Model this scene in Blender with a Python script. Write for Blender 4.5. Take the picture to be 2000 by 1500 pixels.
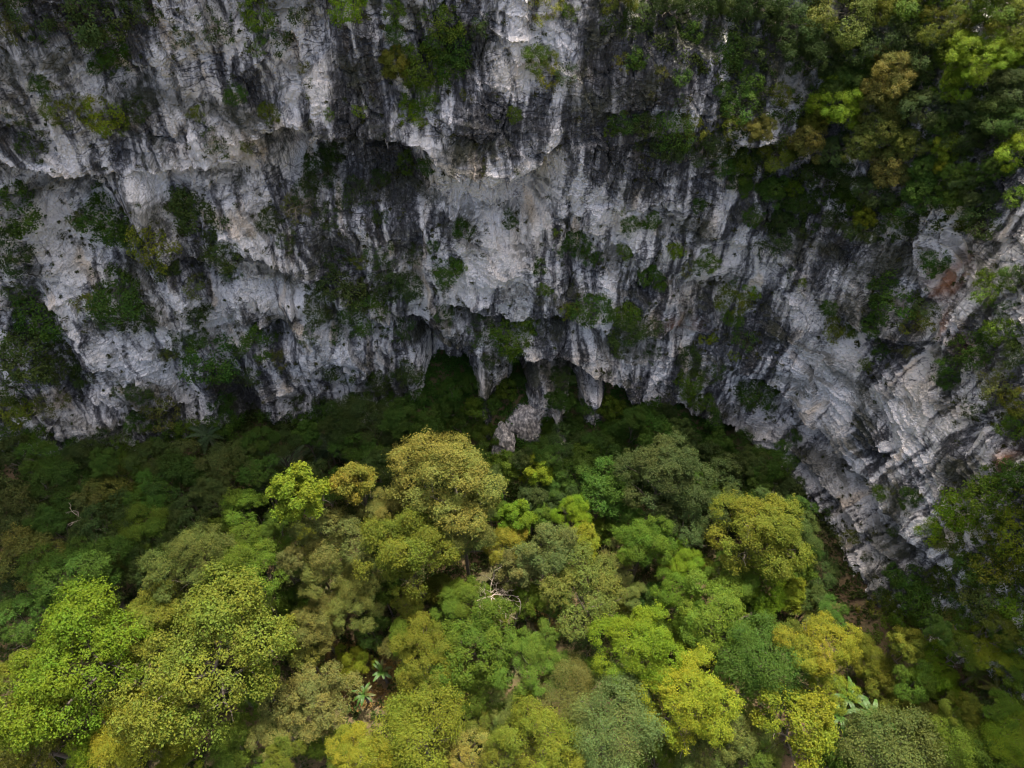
import bpy, math, random
import numpy as np
from mathutils import Vector, Matrix, Euler, Quaternion

R = math.radians
sc = bpy.context.scene
for o in list(bpy.data.objects):
    bpy.data.objects.remove(o)

# ---------------------------------------------------------------- camera
CAMZ, PITCH = 70.0, R(50.0)
cam_data = bpy.data.cameras.new("camera")
cam_data.lens = 24.0
cam_data.sensor_width = 36.0
cam_data.clip_start = 0.1
cam_data.clip_end = 3000.0
cam = bpy.data.objects.new("camera", cam_data)
cam.location = (0, 0, CAMZ)
cam.rotation_euler = (R(90) - PITCH, 0, 0)
sc.collection.objects.link(cam)
sc.camera = cam

# ---------------------------------------------------------------- sky, sun, exposure
SUN_EL, SUN_AZ = R(67.0), R(22.0)          # beyond the cliff, a little to the right, high
world = bpy.data.worlds.new("World")
sc.world = world
world.use_nodes = True
wn = world.node_tree.nodes
bg = wn["Background"]
sky = wn.new("ShaderNodeTexSky")
sky.sky_type = 'NISHITA'
sky.sun_disc = False
sky.sun_elevation = SUN_EL
sky.sun_rotation = SUN_AZ
sky.air_density = 0.55
sky.dust_density = 8.0
sky.ozone_density = 0.3
world.node_tree.links.new(sky.outputs[0], bg.inputs[0])
bg.inputs[1].default_value = 0.15
sun_data = bpy.data.lights.new("sun", 'SUN')
sun_data.energy = 2.9
sun_data.angle = R(0.8)
sun_data.color = (1.0, 0.93, 0.80)
sun = bpy.data.objects.new("sun", sun_data)
sdir = Vector((math.sin(SUN_AZ) * math.cos(SUN_EL), math.cos(SUN_AZ) * math.cos(SUN_EL), math.sin(SUN_EL)))
sun.rotation_euler = sdir.to_track_quat('Z', 'Y').to_euler()
sun.location = (0, 0, 150)
sc.collection.objects.link(sun)
sc.view_settings.view_transform = 'Standard'
sc.view_settings.look = 'None'
sc.view_settings.gamma = 1.0
sc.view_settings.use_curve_mapping = False
sc.view_settings.exposure = 1.62
sc.cycles.max_bounces = 5
sc.cycles.diffuse_bounces = 3
sc.cycles.transmission_bounces = 3
sc.cycles.glossy_bounces = 1
sc.cycles.use_denoising = True
sc.cycles.denoising_prefilter = 'ACCURATE'
sc.cycles.denoising_input_passes = 'RGB_ALBEDO_NORMAL'
sc.cycles.filter_width = 1.15

# ---------------------------------------------------------------- helpers: pixels and noise
FPX = 2000 * 24.0 / 36.0
CP, SP = math.cos(PITCH), math.sin(PITCH)


def ray(px, py):
    a = (px - 1000) / FPX
    b = (750 - py) / FPX
    return np.array((a, CP + b * SP, -SP + b * CP))


def project(x, y, z):
    zz = z - CAMZ
    d = y * CP - zz * SP
    u = y * SP + zz * CP
    return 1000 + FPX * x / d, 750 - FPX * u / d, d


def hsh(ix, iy, s):
    h = (ix * 374761393 + iy * 668265263 + s * 974634541) & 0xffffffff
    h = ((h ^ (h >> 13)) * 1274126177) & 0xffffffff
    h = h ^ (h >> 16)
    return h.astype(np.float32) * np.float32(1 / 4294967296.0)


def perlin(x, y, s=0):
    x = np.asarray(x, dtype=np.float64)
    y = np.asarray(y, dtype=np.float64)
    fx0 = np.floor(x)
    fy0 = np.floor(y)
    ix = fx0.astype(np.int64)
    iy = fy0.astype(np.int64)
    fx = (x - fx0).astype(np.float32)
    fy = (y - fy0).astype(np.float32)

    def g(dx, dy):
        a = hsh(ix + dx, iy + dy, s) * np.float32(2 * math.pi)
        return np.cos(a) * (fx - dx) + np.sin(a) * (fy - dy)
    ux = fx * fx * fx * (fx * (fx * 6 - 15) + 10)
    uy = fy * fy * fy * (fy * (fy * 6 - 15) + 10)
    a = g(0, 0)
    b = g(1, 0)
    c = g(0, 1)
    d = g(1, 1)
    return 1.5 * ((a + (b - a) * ux) * (1 - uy) + (c + (d - c) * ux) * uy)


def fbm(x, y, o=4, s=0, gain=0.5):
    r = 0
    a = 1.0
    for k in range(o):
        r = r + a * perlin(x * 2 ** k + 17.3 * k, y * 2 ** k - 9.1 * k, s + k)
        a *= gain
    return r


def worley(x, y, s=0, jit=0.9):
    """F1, F2, three cell randoms, vector to the cell point"""
    fx0 = np.floor(x)
    fy0 = np.floor(y)
    ix = fx0.astype(np.int64)
    iy = fy0.astype(np.int64)
    fx = (x - fx0).astype(np.float32)
    fy = (y - fy0).astype(np.float32)
    f1 = np.full(fx.shape, 9.0, np.float32)
    f2 = f1.copy()
    cx = np.zeros(fx.shape, np.int64)
    cy = cx.copy()
    vx = np.zeros(fx.shape, np.float32)
    vy = vx.copy()
    for dx in (-1, 0, 1):
        for dy in (-1, 0, 1):
            qx = dx + 0.5 + jit * (hsh(ix + dx, iy + dy, s) - 0.5) - fx
            qy = dy + 0.5 + jit * (hsh(ix + dx, iy + dy, s + 7) - 0.5) - fy
            d = qx * qx + qy * qy
            n = d < f1
            f2 = np.where(n, f1, np.minimum(f2, d))
            f1 = np.where(n, d, f1)
            cx = np.where(n, ix + dx, cx)
            cy = np.where(n, iy + dy, cy)
            vx = np.where(n, qx, vx)
            vy = np.where(n, qy, vy)
    return (np.sqrt(f1), np.sqrt(f2), hsh(cx, cy, s + 31), hsh(cx, cy, s + 53), hsh(cx, cy, s + 71), vx, vy)


def facets(x, y, s, tilt=1.0):
    f1, f2, r0, r1, r2, vx, vy = worley(x, y, s)
    val = (r0 - 0.5) + tilt * ((r1 - 0.5) * vx + (r2 - 0.5) * vy) * 1.6
    crack = np.exp(-((f2 - f1) / 0.07) ** 2)
    return val, crack


def sstep(a, b, x):
    t = np.clip((x - a) / (b - a), 0, 1)
    return t * t * (3 - 2 * t)


def new_mesh(name, V, F, mat=None, attrs=None, smooth=False, tri=False):
    """V (n,3), F (m,k) with one k; fast"""
    V = np.ascontiguousarray(V, dtype=np.float32)
    F = np.ascontiguousarray(F, dtype=np.int32)
    me = bpy.data.meshes.new(name)
    k = F.shape[1]
    me.vertices.add(len(V))
    me.vertices.foreach_set("co", V.ravel())
    me.loops.add(F.size)
    me.loops.foreach_set("vertex_index", F.ravel())
    me.polygons.add(len(F))
    me.polygons.foreach_set("loop_start", np.arange(0, F.size, k, dtype=np.int32))
    me.polygons.foreach_set("loop_total", np.full(len(F), k, dtype=np.int32))
    me.polygons.foreach_set("use_smooth", np.full(len(F), smooth, dtype=bool))
    for (an, typ, dom, data) in (attrs or []):
        at = me.attributes.new(an, typ, dom)
        key = {'FLOAT': 'value', 'FLOAT_COLOR': 'color', 'FLOAT2': 'vector', 'FLOAT_VECTOR': 'vector'}[typ]
        at.data.foreach_set(key, np.ascontiguousarray(data, dtype=np.float32).ravel())
    me.update(calc_edges=True)
    if mat:
        me.materials.append(mat)
    return me


def link(name, me, parent=None, loc=None, rot=None, scale=None):
    o = bpy.data.objects.new(name, me)
    sc.collection.objects.link(o)
    if parent:
        o.parent = parent
    if loc is not None:
        o.location = loc
    if rot is not None:
        o.rotation_euler = rot
    if scale is not None:
        o.scale = scale
    return o


def tag(o, label, cat, group=None):
    o["label"] = label
    o["category"] = cat
    if group:
        o["group"] = group
    return o


# ---------------------------------------------------------------- materials
def nodes_of(name):
    m = bpy.data.materials.new(name)
    m.use_nodes = True
    nt = m.node_tree
    nt.nodes.clear()
    out = nt.nodes.new("ShaderNodeOutputMaterial")
    return m, nt, out


def N(nt, typ, **kw):
    n = nt.nodes.new(typ)
    for k, v in kw.items():
        if k.startswith("i_"):
            n.inputs[k[2:].replace("_", " ")].default_value = v
        else:
            setattr(n, k, v)
    return n


def mixcol(nt, fac, a, b, blend='MIX'):
    n = nt.nodes.new("ShaderNodeMix")
    n.data_type = 'RGBA'
    n.blend_type = blend
    for sock, v in ((n.inputs[0], fac), (n.inputs[6], a), (n.inputs[7], b)):
        if hasattr(v, "links"):
            nt.links.new(v, sock)
        elif isinstance(v, (tuple, list)):
            sock.default_value = (*v, 1.0)
        else:
            sock.default_value = v
    return n.outputs[2]


def rock_material(name, use_attr=True, warm=0.0):
    m, nt, out = nodes_of(name)
    L = nt.links.new
    tc = N(nt, "ShaderNodeTexCoord")
    pos = tc.outputs["Object"]
    fine = N(nt, "ShaderNodeTexNoise", i_Scale=1.7, i_Detail=6.0, i_Roughness=0.68)
    st = N(nt, "ShaderNodeMapping")
    st.inputs["Scale"].default_value = (3.6, 3.6, 0.22)
    L(pos, st.inputs[0])
    streak = N(nt, "ShaderNodeTexNoise", i_Scale=1.0, i_Detail=5.0, i_Roughness=0.62)
    L(st.outputs[0], streak.inputs[0])
    L(pos, fine.inputs[0])
    add = N(nt, "ShaderNodeMath", operation='MULTIPLY_ADD')
    L(streak.outputs[0], add.inputs[0])
    add.inputs[1].default_value = 1.5
    add2 = N(nt, "ShaderNodeMath", operation='MULTIPLY_ADD')
    L(fine.outputs[0], add2.inputs[0])
    add2.inputs[1].default_value = 0.85
    L(add.outputs[0], add2.inputs[2])
    if use_attr:
        at = N(nt, "ShaderNodeAttribute", attribute_name="rock")
        sep = N(nt, "ShaderNodeSeparateColor")
        L(at.outputs["Color"], sep.inputs[0])
        sh = N(nt, "ShaderNodeMath", operation='SUBTRACT')
        L(sep.outputs[0], sh.inputs[0])
        sh.inputs[1].default_value = 0.985
        L(sh.outputs[0], add.inputs[2])
    else:
        add.inputs[2].default_value = -0.66
    ramp = N(nt, "ShaderNodeValToRGB")
    cr = ramp.color_ramp
    cr.elements[0].position = 0.0
    cr.elements[0].color = (0.050, 0.050, 0.050, 1)
    cr.elements[1].position = 1.0
    cr.elements[1].color = (0.80, 0.775, 0.73, 1)
    for p, c in ((0.25, (0.120, 0.120, 0.121)), (0.48, (0.255, 0.252, 0.248)), (0.72, (0.53, 0.518, 0.495))):
        e = cr.elements.new(p)
        e.color = (*c, 1)
    # broken faces: each its own tone, dirt-filled joints between them
    wv = N(nt, "ShaderNodeTexNoise", i_Scale=0.9, i_Detail=3.0)
    L(pos, wv.inputs[0])
    wsc = N(nt, "ShaderNodeVectorMath", operation='MULTIPLY_ADD')
    L(wv.outputs["Color"], wsc.inputs[0])
    wsc.inputs[1].default_value = (0.3, 0.3, 0.3)
    L(pos, wsc.inputs[2])
    vm = N(nt, "ShaderNodeMapping")
    vm.inputs["Scale"].default_value = (1.0, 1.0, 0.55)
    L(wsc.outputs[0], vm.inputs[0])
    cell = N(nt, "ShaderNodeTexVoronoi", i_Scale=1.5)
    L(vm.outputs[0], cell.inputs["Vector"])
    cell2 = N(nt, "ShaderNodeTexVoronoi", i_Scale=4.2)
    L(vm.outputs[0], cell2.inputs["Vector"])
    edge = N(nt, "ShaderNodeTexVoronoi", feature='DISTANCE_TO_EDGE', i_Scale=1.5)
    L(vm.outputs[0], edge.inputs["Vector"])
    sc1 = N(nt, "ShaderNodeSeparateColor")
    L(cell.outputs["Color"], sc1.inputs[0])
    sc2 = N(nt, "ShaderNodeSeparateColor")
    L(cell2.outputs["Color"], sc2.inputs[0])
    j1 = N(nt, "ShaderNodeMath", operation='MULTIPLY_ADD')
    L(sc1.outputs[0], j1.inputs[0])
    j1.inputs[1].default_value = 0.16
    L(add2.outputs[0], j1.inputs[2])
    j2 = N(nt, "ShaderNodeMath", operation='MULTIPLY_ADD')
    L(sc2.outputs[0], j2.inputs[0])
    j2.inputs[1].default_value = 0.12
    L(j1.outputs[0], j2.inputs[2])
    jm = N(nt, "ShaderNodeMapRange")
    jm.inputs[1].default_value = 0.0
    jm.inputs[2].default_value = 0.035
    jm.inputs[3].default_value = -0.55 if use_attr else -0.2
    jm.inputs[4].default_value = -0.14
    L(edge.outputs["Distance"], jm.inputs[0])
    edge2 = N(nt, "ShaderNodeTexVoronoi", feature='DISTANCE_TO_EDGE', i_Scale=3.6)
    L(vm.outputs[0], edge2.inputs["Vector"])
    jm2 = N(nt, "ShaderNodeMapRange")
    jm2.inputs[1].default_value = 0.0
    jm2.inputs[2].default_value = 0.045
    jm2.inputs[3].default_value = -0.38 if use_attr else -0.05
    jm2.inputs[4].default_value = 0.0
    L(edge2.outputs["Distance"], jm2.inputs[0])
    # joints open only in places
    jn = N(nt, "ShaderNodeTexNoise", i_Scale=0.5, i_Detail=2.0)
    L(pos, jn.inputs[0])
    jr = N(nt, "ShaderNodeMapRange")
    jr.inputs[1].default_value = 0.42
    jr.inputs[2].default_value = 0.60
    L(jn.outputs[0], jr.inputs[0])
    jx = N(nt, "ShaderNodeMath", operation='MULTIPLY')
    L(jm2.outputs[0], jx.inputs[0])
    L(jr.outputs[0], jx.inputs[1])
    jy = N(nt, "ShaderNodeMath", operation='ADD')
    L(jx.outputs[0], jy.inputs[0])
    L(jm.outputs[0], jy.inputs[1])
    # thin bedding cracks
    bm_ = N(nt, "ShaderNodeMapping")
    bm_.inputs["Scale"].default_value = (0.42, 0.42, 1.9)
    L(wsc.outputs[0], bm_.inputs[0])
    edge3 = N(nt, "ShaderNodeTexVoronoi", feature='DISTANCE_TO_EDGE', i_Scale=1.0)
    L(bm_.outputs[0], edge3.inputs["Vector"])
    jm3 = N(nt, "ShaderNodeMapRange")
    jm3.inputs[1].default_value = 0.0
    jm3.inputs[2].default_value = 0.05
    jm3.inputs[3].default_value = -0.55 if use_attr else -0.1
    jm3.inputs[4].default_value = 0.0
    L(edge3.outputs["Distance"], jm3.inputs[0])
    jn3 = N(nt, "ShaderNodeTexNoise", i_Scale=0.33, i_Detail=2.0)
    L(wsc.outputs[0], jn3.inputs[0])
    jr3 = N(nt, "ShaderNodeMapRange")
    jr3.inputs[1].default_value = 0.44
    jr3.inputs[2].default_value = 0.56
    L(jn3.outputs[0], jr3.inputs[0])
    jz = N(nt, "ShaderNodeMath", operation='MULTIPLY_ADD')
    L(jm3.outputs[0], jz.inputs[0])
    L(jr3.outputs[0], jz.inputs[1])
    L(jy.outputs[0], jz.inputs[2])
    j3 = N(nt, "ShaderNodeMath", operation='ADD')
    L(j2.outputs[0], j3.inputs[0])
    L(jz.outputs[0], j3.inputs[1])
    L(j3.outputs[0], ramp.inputs[0])
    col = ramp.outputs[0]
    tint = N(nt, "ShaderNodeTexNoise", i_Scale=0.23, i_Detail=3.0)
    L(pos, tint.inputs[0])
    tr = N(nt, "ShaderNodeMapRange")
    tr.inputs[1].default_value = 0.42
    tr.inputs[2].default_value = 0.72
    L(tint.outputs[0], tr.inputs[0])
    warmc = mixcol(nt, 1.0, col, (1.0, 0.955, 0.88), 'MULTIPLY')
    col = mixcol(nt, tr.outputs[0], col, warmc)
    if use_attr:
        och = mixcol(nt, 1.0, col, (1.0, 0.86, 0.68), 'MULTIPLY')
        col = mixcol(nt, sep.outputs[1], col, och)
        col = mixcol(nt, sep.outputs[2], col, (0.30, 0.125, 0.045))
        mossc = mixcol(nt, fine.outputs[0], (0.022, 0.026, 0.012), (0.075, 0.075, 0.035))
        col = mixcol(nt, at.outputs["Alpha"], col, mossc)
    else:
        col = mixcol(nt, warm, col, mixcol(nt, 1.0, col, (1.0, 0.93, 0.85), 'MULTIPLY'))
    bs = N(nt, "ShaderNodeBsdfPrincipled", i_Roughness=0.88)
    bs.inputs["Specular IOR Level"].default_value = 0.25
    L(col, bs.inputs["Base Color"])
    b1 = N(nt, "ShaderNodeTexNoise", i_Scale=3.2, i_Detail=8.0, i_Roughness=0.72)
    L(pos, b1.inputs[0])
    bump = N(nt, "ShaderNodeBump", i_Strength=0.8 if use_attr else 0.45, i_Distance=0.20)
    h1 = N(nt, "ShaderNodeMath", operation='MULTIPLY_ADD')
    L(cell2.outputs["Distance"], h1.inputs[0])
    h1.inputs[1].default_value = -0.9
    L(b1.outputs[0], h1.inputs[2])
    h2 = N(nt, "ShaderNodeMath", operation='MULTIPLY_ADD')
    L(cell.outputs["Distance"], h2.inputs[0])
    h2.inputs[1].default_value = -0.9
    L(h1.outputs[0], h2.inputs[2])
    L(h2.outputs[0], bump.inputs["Height"])
    L(bump.outputs[0], bs.inputs["Normal"])
    L(bs.outputs[0], out.inputs[0])
    return m


def leaf_material(name, translucent=0.28, col=None, gloss=0.12):
    """colour comes from each object's own colour, varied leaf by leaf"""
    m, nt, out = nodes_of(name)
    L = nt.links.new
    if col is None:
        oi = N(nt, "ShaderNodeObjectInfo")
        base = oi.outputs["Color"]
    else:
        rgb = N(nt, "ShaderNodeRGB")
        rgb.outputs[0].default_value = (*col, 1)
        base = rgb.outputs[0]
    at = N(nt, "ShaderNodeAttribute", attribute_name="var")
    sep = N(nt, "ShaderNodeSeparateColor")
    L(at.outputs["Color"], sep.inputs[0])
    mr = N(nt, "ShaderNodeMapRange")
    mr.inputs[3].default_value = 0.70
    mr.inputs[4].default_value = 1.30
    L(sep.outputs[0], mr.inputs[0])
    c1 = N(nt, "ShaderNodeVectorMath", operation='SCALE')
    L(base, c1.inputs[0])
    L(mr.outputs[0], c1.inputs["Scale"])
    warm = mixcol(nt, 1.0, c1.outputs[0], (1.22, 1.0, 0.8), 'MULTIPLY')
    cool = mixcol(nt, 1.0, c1.outputs[0], (0.84, 1.0, 0.95), 'MULTIPLY')
    cc = mixcol(nt, sep.outputs[1], cool, warm)
    bs = N(nt, "ShaderNodeBsdfPrincipled", i_Roughness=0.55)
    bs.inputs["Specular IOR Level"].default_value = gloss
    L(cc, bs.inputs["Base Color"])
    tl = N(nt, "ShaderNodeBsdfTranslucent")
    tcol = mixcol(nt, 1.0, cc, (1.1, 1.25, 0.45), 'MULTIPLY')
    L(tcol, tl.inputs[0])
    mx = N(nt, "ShaderNodeMixShader")
    mx.inputs[0].default_value = translucent
    L(bs.outputs[0], mx.inputs[1])
    L(tl.outputs[0], mx.inputs[2])
    L(mx.outputs[0], out.inputs[0])
    return m


def bark_material(name, a, b):
    m, nt, out = nodes_of(name)
    L = nt.links.new
    tc = N(nt, "ShaderNodeTexCoord")
    mp = N(nt, "ShaderNodeMapping")
    mp.inputs["Scale"].default_value = (6, 6, 1.2)
    L(tc.outputs["Object"], mp.inputs[0])
    n1 = N(nt, "ShaderNodeTexNoise", i_Scale=1.5, i_Detail=5.0)
    L(mp.outputs[0], n1.inputs[0])
    bs = N(nt, "ShaderNodeBsdfPrincipled", i_Roughness=0.85)
    L(mixcol(nt, n1.outputs[0], a, b), bs.inputs["Base Color"])
    bp = N(nt, "ShaderNodeBump", i_Strength=0.5, i_Distance=0.03)
    L(n1.outputs[0], bp.inputs["Height"])
    L(bp.outputs[0], bs.inputs["Normal"])
    L(bs.outputs[0], out.inputs[0])
    return m


def ground_material():
    m, nt, out = nodes_of("forest_floor")
    L = nt.links.new
    tc = N(nt, "ShaderNodeTexCoord")
    n1 = N(nt, "ShaderNodeTexNoise", i_Scale=0.22, i_Detail=5.0, i_Roughness=0.6)
    n2 = N(nt, "ShaderNodeTexNoise", i_Scale=3.5, i_Detail=6.0, i_Roughness=0.7)
    L(tc.outputs["Object"], n1.inputs[0])
    L(tc.outputs["Object"], n2.inputs[0])
    soil = mixcol(nt, n2.outputs[0], (0.045, 0.030, 0.016), (0.20, 0.135, 0.065))
    grass = mixcol(nt, n2.outputs[0], (0.022, 0.028, 0.010), (0.13, 0.115, 0.04))
    mr = N(nt, "ShaderNodeMapRange")
    mr.inputs[1].default_value = 0.40
    mr.inputs[2].default_value = 0.60
    L(n1.outputs[0], mr.inputs[0])
    bs = N(nt, "ShaderNodeBsdfPrincipled", i_Roughness=0.95)
    L(mixcol(nt, mr.outputs[0], soil, grass), bs.inputs["Base Color"])
    bp = N(nt, "ShaderNodeBump", i_Strength=0.9, i_Distance=0.2)
    L(n2.outputs[0], bp.inputs["Height"])
    L(bp.outputs[0], bs.inputs["Normal"])
    L(bs.outputs[0], out.inputs[0])
    return m


M_ROCK = rock_material("weathered_limestone")
M_BOULDER = rock_material("boulder_limestone", False, 0.5)
M_LEAF = leaf_material("leaf")
M_BROADLEAF = leaf_material("broad_leaf", 0.22, None, 0.35)
M_BARK = bark_material("bark", (0.06, 0.048, 0.035), (0.20, 0.17, 0.135))
M_PALE = bark_material("dead_wood", (0.15, 0.125, 0.095), (0.34, 0.29, 0.23))
M_FLOOR = ground_material()
# ---------------------------------------------------------------- cliff: plan curve of its foot
KN = np.array([(-150, -5), (-120, 24), (-90, 39), (-62, 45), (-50, 47), (-25, 49.5), (0, 50), (15, 50.3), (25, 49),
               (31.5, 44.5), (34, 38), (35, 31), (36.5, 25), (39.5, 17), (44, 7), (50, -6), (60, -30)], float)


def catmull(P, n=40):
    out = []
    Q = np.vstack([2 * P[0] - P[1], P, 2 * P[-1] - P[-2]])
    for i in range(1, len(Q) - 2):
        t = np.linspace(0, 1, n, endpoint=False)[:, None]
        a, b, c, d = Q[i - 1], Q[i], Q[i + 1], Q[i + 2]
        out.append(0.5 * (2 * b + (c - a) * t + (2 * a - 5 * b + 4 * c - d) * t ** 2 + (3 * b - a - 3 * c + d) * t ** 3))
    out.append(P[-1:])
    return np.vstack(out)


CV = catmull(KN)
SEG = np.r_[0, np.cumsum(np.linalg.norm(np.diff(CV, axis=0), axis=1))]
U0 = np.interp(0, CV[:, 0], SEG)          # u = 0 where the foot crosses x = 0
SEG = SEG - U0
TAN = np.gradient(CV, axis=0)
TAN /= np.linalg.norm(TAN, axis=1)[:, None]
# smooth the normals so that strong relief does not fold at the corner
NRM = np.stack([TAN[:, 1], -TAN[:, 0]], 1)
ker = np.hanning(61)
ker /= ker.sum()
NRM = np.stack([np.convolve(np.pad(NRM[:, k], 30, mode='edge'), ker, 'valid') for k in (0, 1)], 1)
NRM /= np.linalg.norm(NRM, axis=1)[:, None]


def foot(u):
    return np.interp(u, SEG, CV[:, 0]), np.interp(u, SEG, CV[:, 1])


def fnorm(u):
    a, b = np.interp(u, SEG, NRM[:, 0]), np.interp(u, SEG, NRM[:, 1])
    l = np.sqrt(a * a + b * b)
    return a / l, b / l


def lean(u, z):
    k = np.interp(u, [-60, -20, 10, 40, 60], [0.07, 0.09, 0.11, 0.09, 0.08])
    zs = np.interp(u, [-30, -8, 8, 18, 28, 40, 60], [95, 62, 45, 40, 37, 40, 43])
    up = np.maximum(z - zs, 0)
    return -k * z - 0.62 * up * up / (up + 4.0)


def rim_z(u):
    return np.interp(u, [-45, -28, -14, -4, 4, 30, 60], [98, 96, 82, 68, 63, 64, 72])


def base_point(u, z, off=0.0):
    x, y = foot(u)
    nx, ny = fnorm(u)
    d = lean(u, z) + off
    return x + nx * d, y + ny * d, z


gu, gz = np.meshgrid(np.arange(-75, 75, 0.4), np.arange(-4, 62, 0.4))
_bx, _by, _bz = base_point(gu, gz)
_px, _py, _ = project(_bx, _by, _bz)


def pix2uz(px, py):
    k = np.argmin((_px - px) ** 2 + (_py - py) ** 2)
    return gu.flat[k], gz.flat[k]


def poly_uz(pts):
    return np.array([pix2uz(*p) for p in pts])


# overhanging lips (photo pixels -> wall coordinates): lip, depth of the recess under it, height of the recess, bulge above
OVER = [
    ([(500, 270), (555, 248), (640, 252), (720, 257), (780, 264), (860, 290)], 3.8, 10, 0.8),
    ([(-40, 318), (60, 335), (150, 345), (235, 338)], 3.0, 17, 0.8),
    ([(235, 338), (330, 338), (430, 325), (500, 300)], 1.8, 5, 0.4),
    ([(835, 290), (900, 322), (960, 345), (1010, 332), (1060, 308), (1110, 260)], 2.6, 8, 0.9),
    ([(470, 545), (560, 548), (640, 540)], 1.5, 4, 0.5),
    ([(430, 620), (500, 645), (570, 640)], 2.6, 5, 0.6),
    ([(280, 500), (380, 522), (480, 530)], 1.5, 4, 0.4),
    ([(620, 610), (720, 630), (800, 640), (850, 652)], 2.0, 5, 0.5),
    ([(850, 600), (930, 616), (1000, 627), (1090, 602), (1200, 640), (1280, 650), (1350, 640)], 1.8, 4, 0.5),
    ([(805, 690), (840, 668), (900, 690), (960, 704), (1040, 692), (1100, 692), (1180, 722), (1240, 772), (1285, 792),
      (1330, 775), (1400, 822), (1470, 852), (1520, 900)], 4.6, 400, 1.2),
    ([(1430, 705), (1500, 745), (1570, 815), (1640, 890), (1720, 980), (1800, 1070), (1870, 1140)], 1.5, 6, 0.8),
    ([(1560, 560), (1680, 640), (1800, 690), (1850, 730)], 0.9, 4, 0.4),
    ([(1500, 850), (1600, 950), (1680, 1040), (1760, 1120)], 0.8, 3, 0.3),
    ([(1300, 430), (1400, 470), (1520, 520)], 0.6, 3, 0.2),
    ([(120, 760), (240, 790), (380, 800)], 1.5, 4, 0.4),
]
# gullies and ribs: line down the wall, half width m, depth m (negative = rib)
GULLY = [
    ([(140, 390), (240, 520), (300, 640), (390, 810)], 1.5, 2.2), ([(330, 400), (400, 560), (440, 700), (480, 850)], 1.8, 2.8),
    ([(50, 520), (110, 690), (170, 830)], 1.8, 2.0), ([(510, 390), (540, 560), (560, 700)], 1.2, 1.6),
    ([(640, 440), (700, 560), (760, 690)], 2.0, 2.0), ([(790, 480), (800, 600), (830, 700)], 1.2, 2.0),
    ([(1190, 380), (1210, 520), (1230, 620)], 0.8, 0.8), ([(190, 10), (225, 130), (250, 220)], 1.8, 2.2),
    ([(845, 0), (840, 150), (815, 250)], 2.0, 2.0), ([(1880, 440), (1830, 600), (1770, 780)], 0.9, 1.3),
    ([(1960, 700), (1900, 860), (1830, 980)], 0.35, 0.8), ([(1660, 560), (1600, 700), (1540, 800)], 0.6, 0.6),
    ([(260, 380), (330, 520), (385, 650)], 1.1, -1.5), ([(90, 560), (170, 700), (250, 830)], 1.1, -1.3),
    ([(450, 560), (500, 700), (530, 840)], 1.3, -1.6), ([(200, 430), (270, 560), (330, 690)], 0.8, -1.0),
    ([(60, 60), (110, 190), (150, 300)], 1.2, -1.2), ([(560, 560), (600, 690), (640, 800)], 1.2, -1.2),
    ([(300, 60), (330, 180), (350, 300)], 1.0, -1.0), ([(990, 30), (985, 160), (1000, 300)], 1.0, -0.9),
    ([(1090, 220), (1070, 330), (1060, 430)], 0.8, -0.8), ([(960, 360), (965, 450), (975, 590)], 1.6, -1.2),
    ([(1040, 430), (1045, 520), (1050, 600)], 0.6, -0.8), ([(900, 420), (905, 520), (915, 600)], 0.7, -0.7),
]
# rock ribs that stand under the roof of the low cave: lip pixel, half width m, how far they come forward
CAVE_RIBS = [(*pix2uz(px, py), w, a) for (px, py, w, a) in ((925, 712, 1.0, 2.2), (962, 716, 1.6, 3.6), (1058, 720, 1.7, 5.2), (1100, 718, .9, 4.0), (1160, 748, 1.6, 5.0), (1232, 788, 1.8, 4.2), (1262, 792, 1.0, 3.4))]
OVER = [(poly_uz(p), d, h, b) for p, d, h, b in OVER]
GULLY = [(poly_uz(p), w, d) for p, w, d in GULLY]


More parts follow.
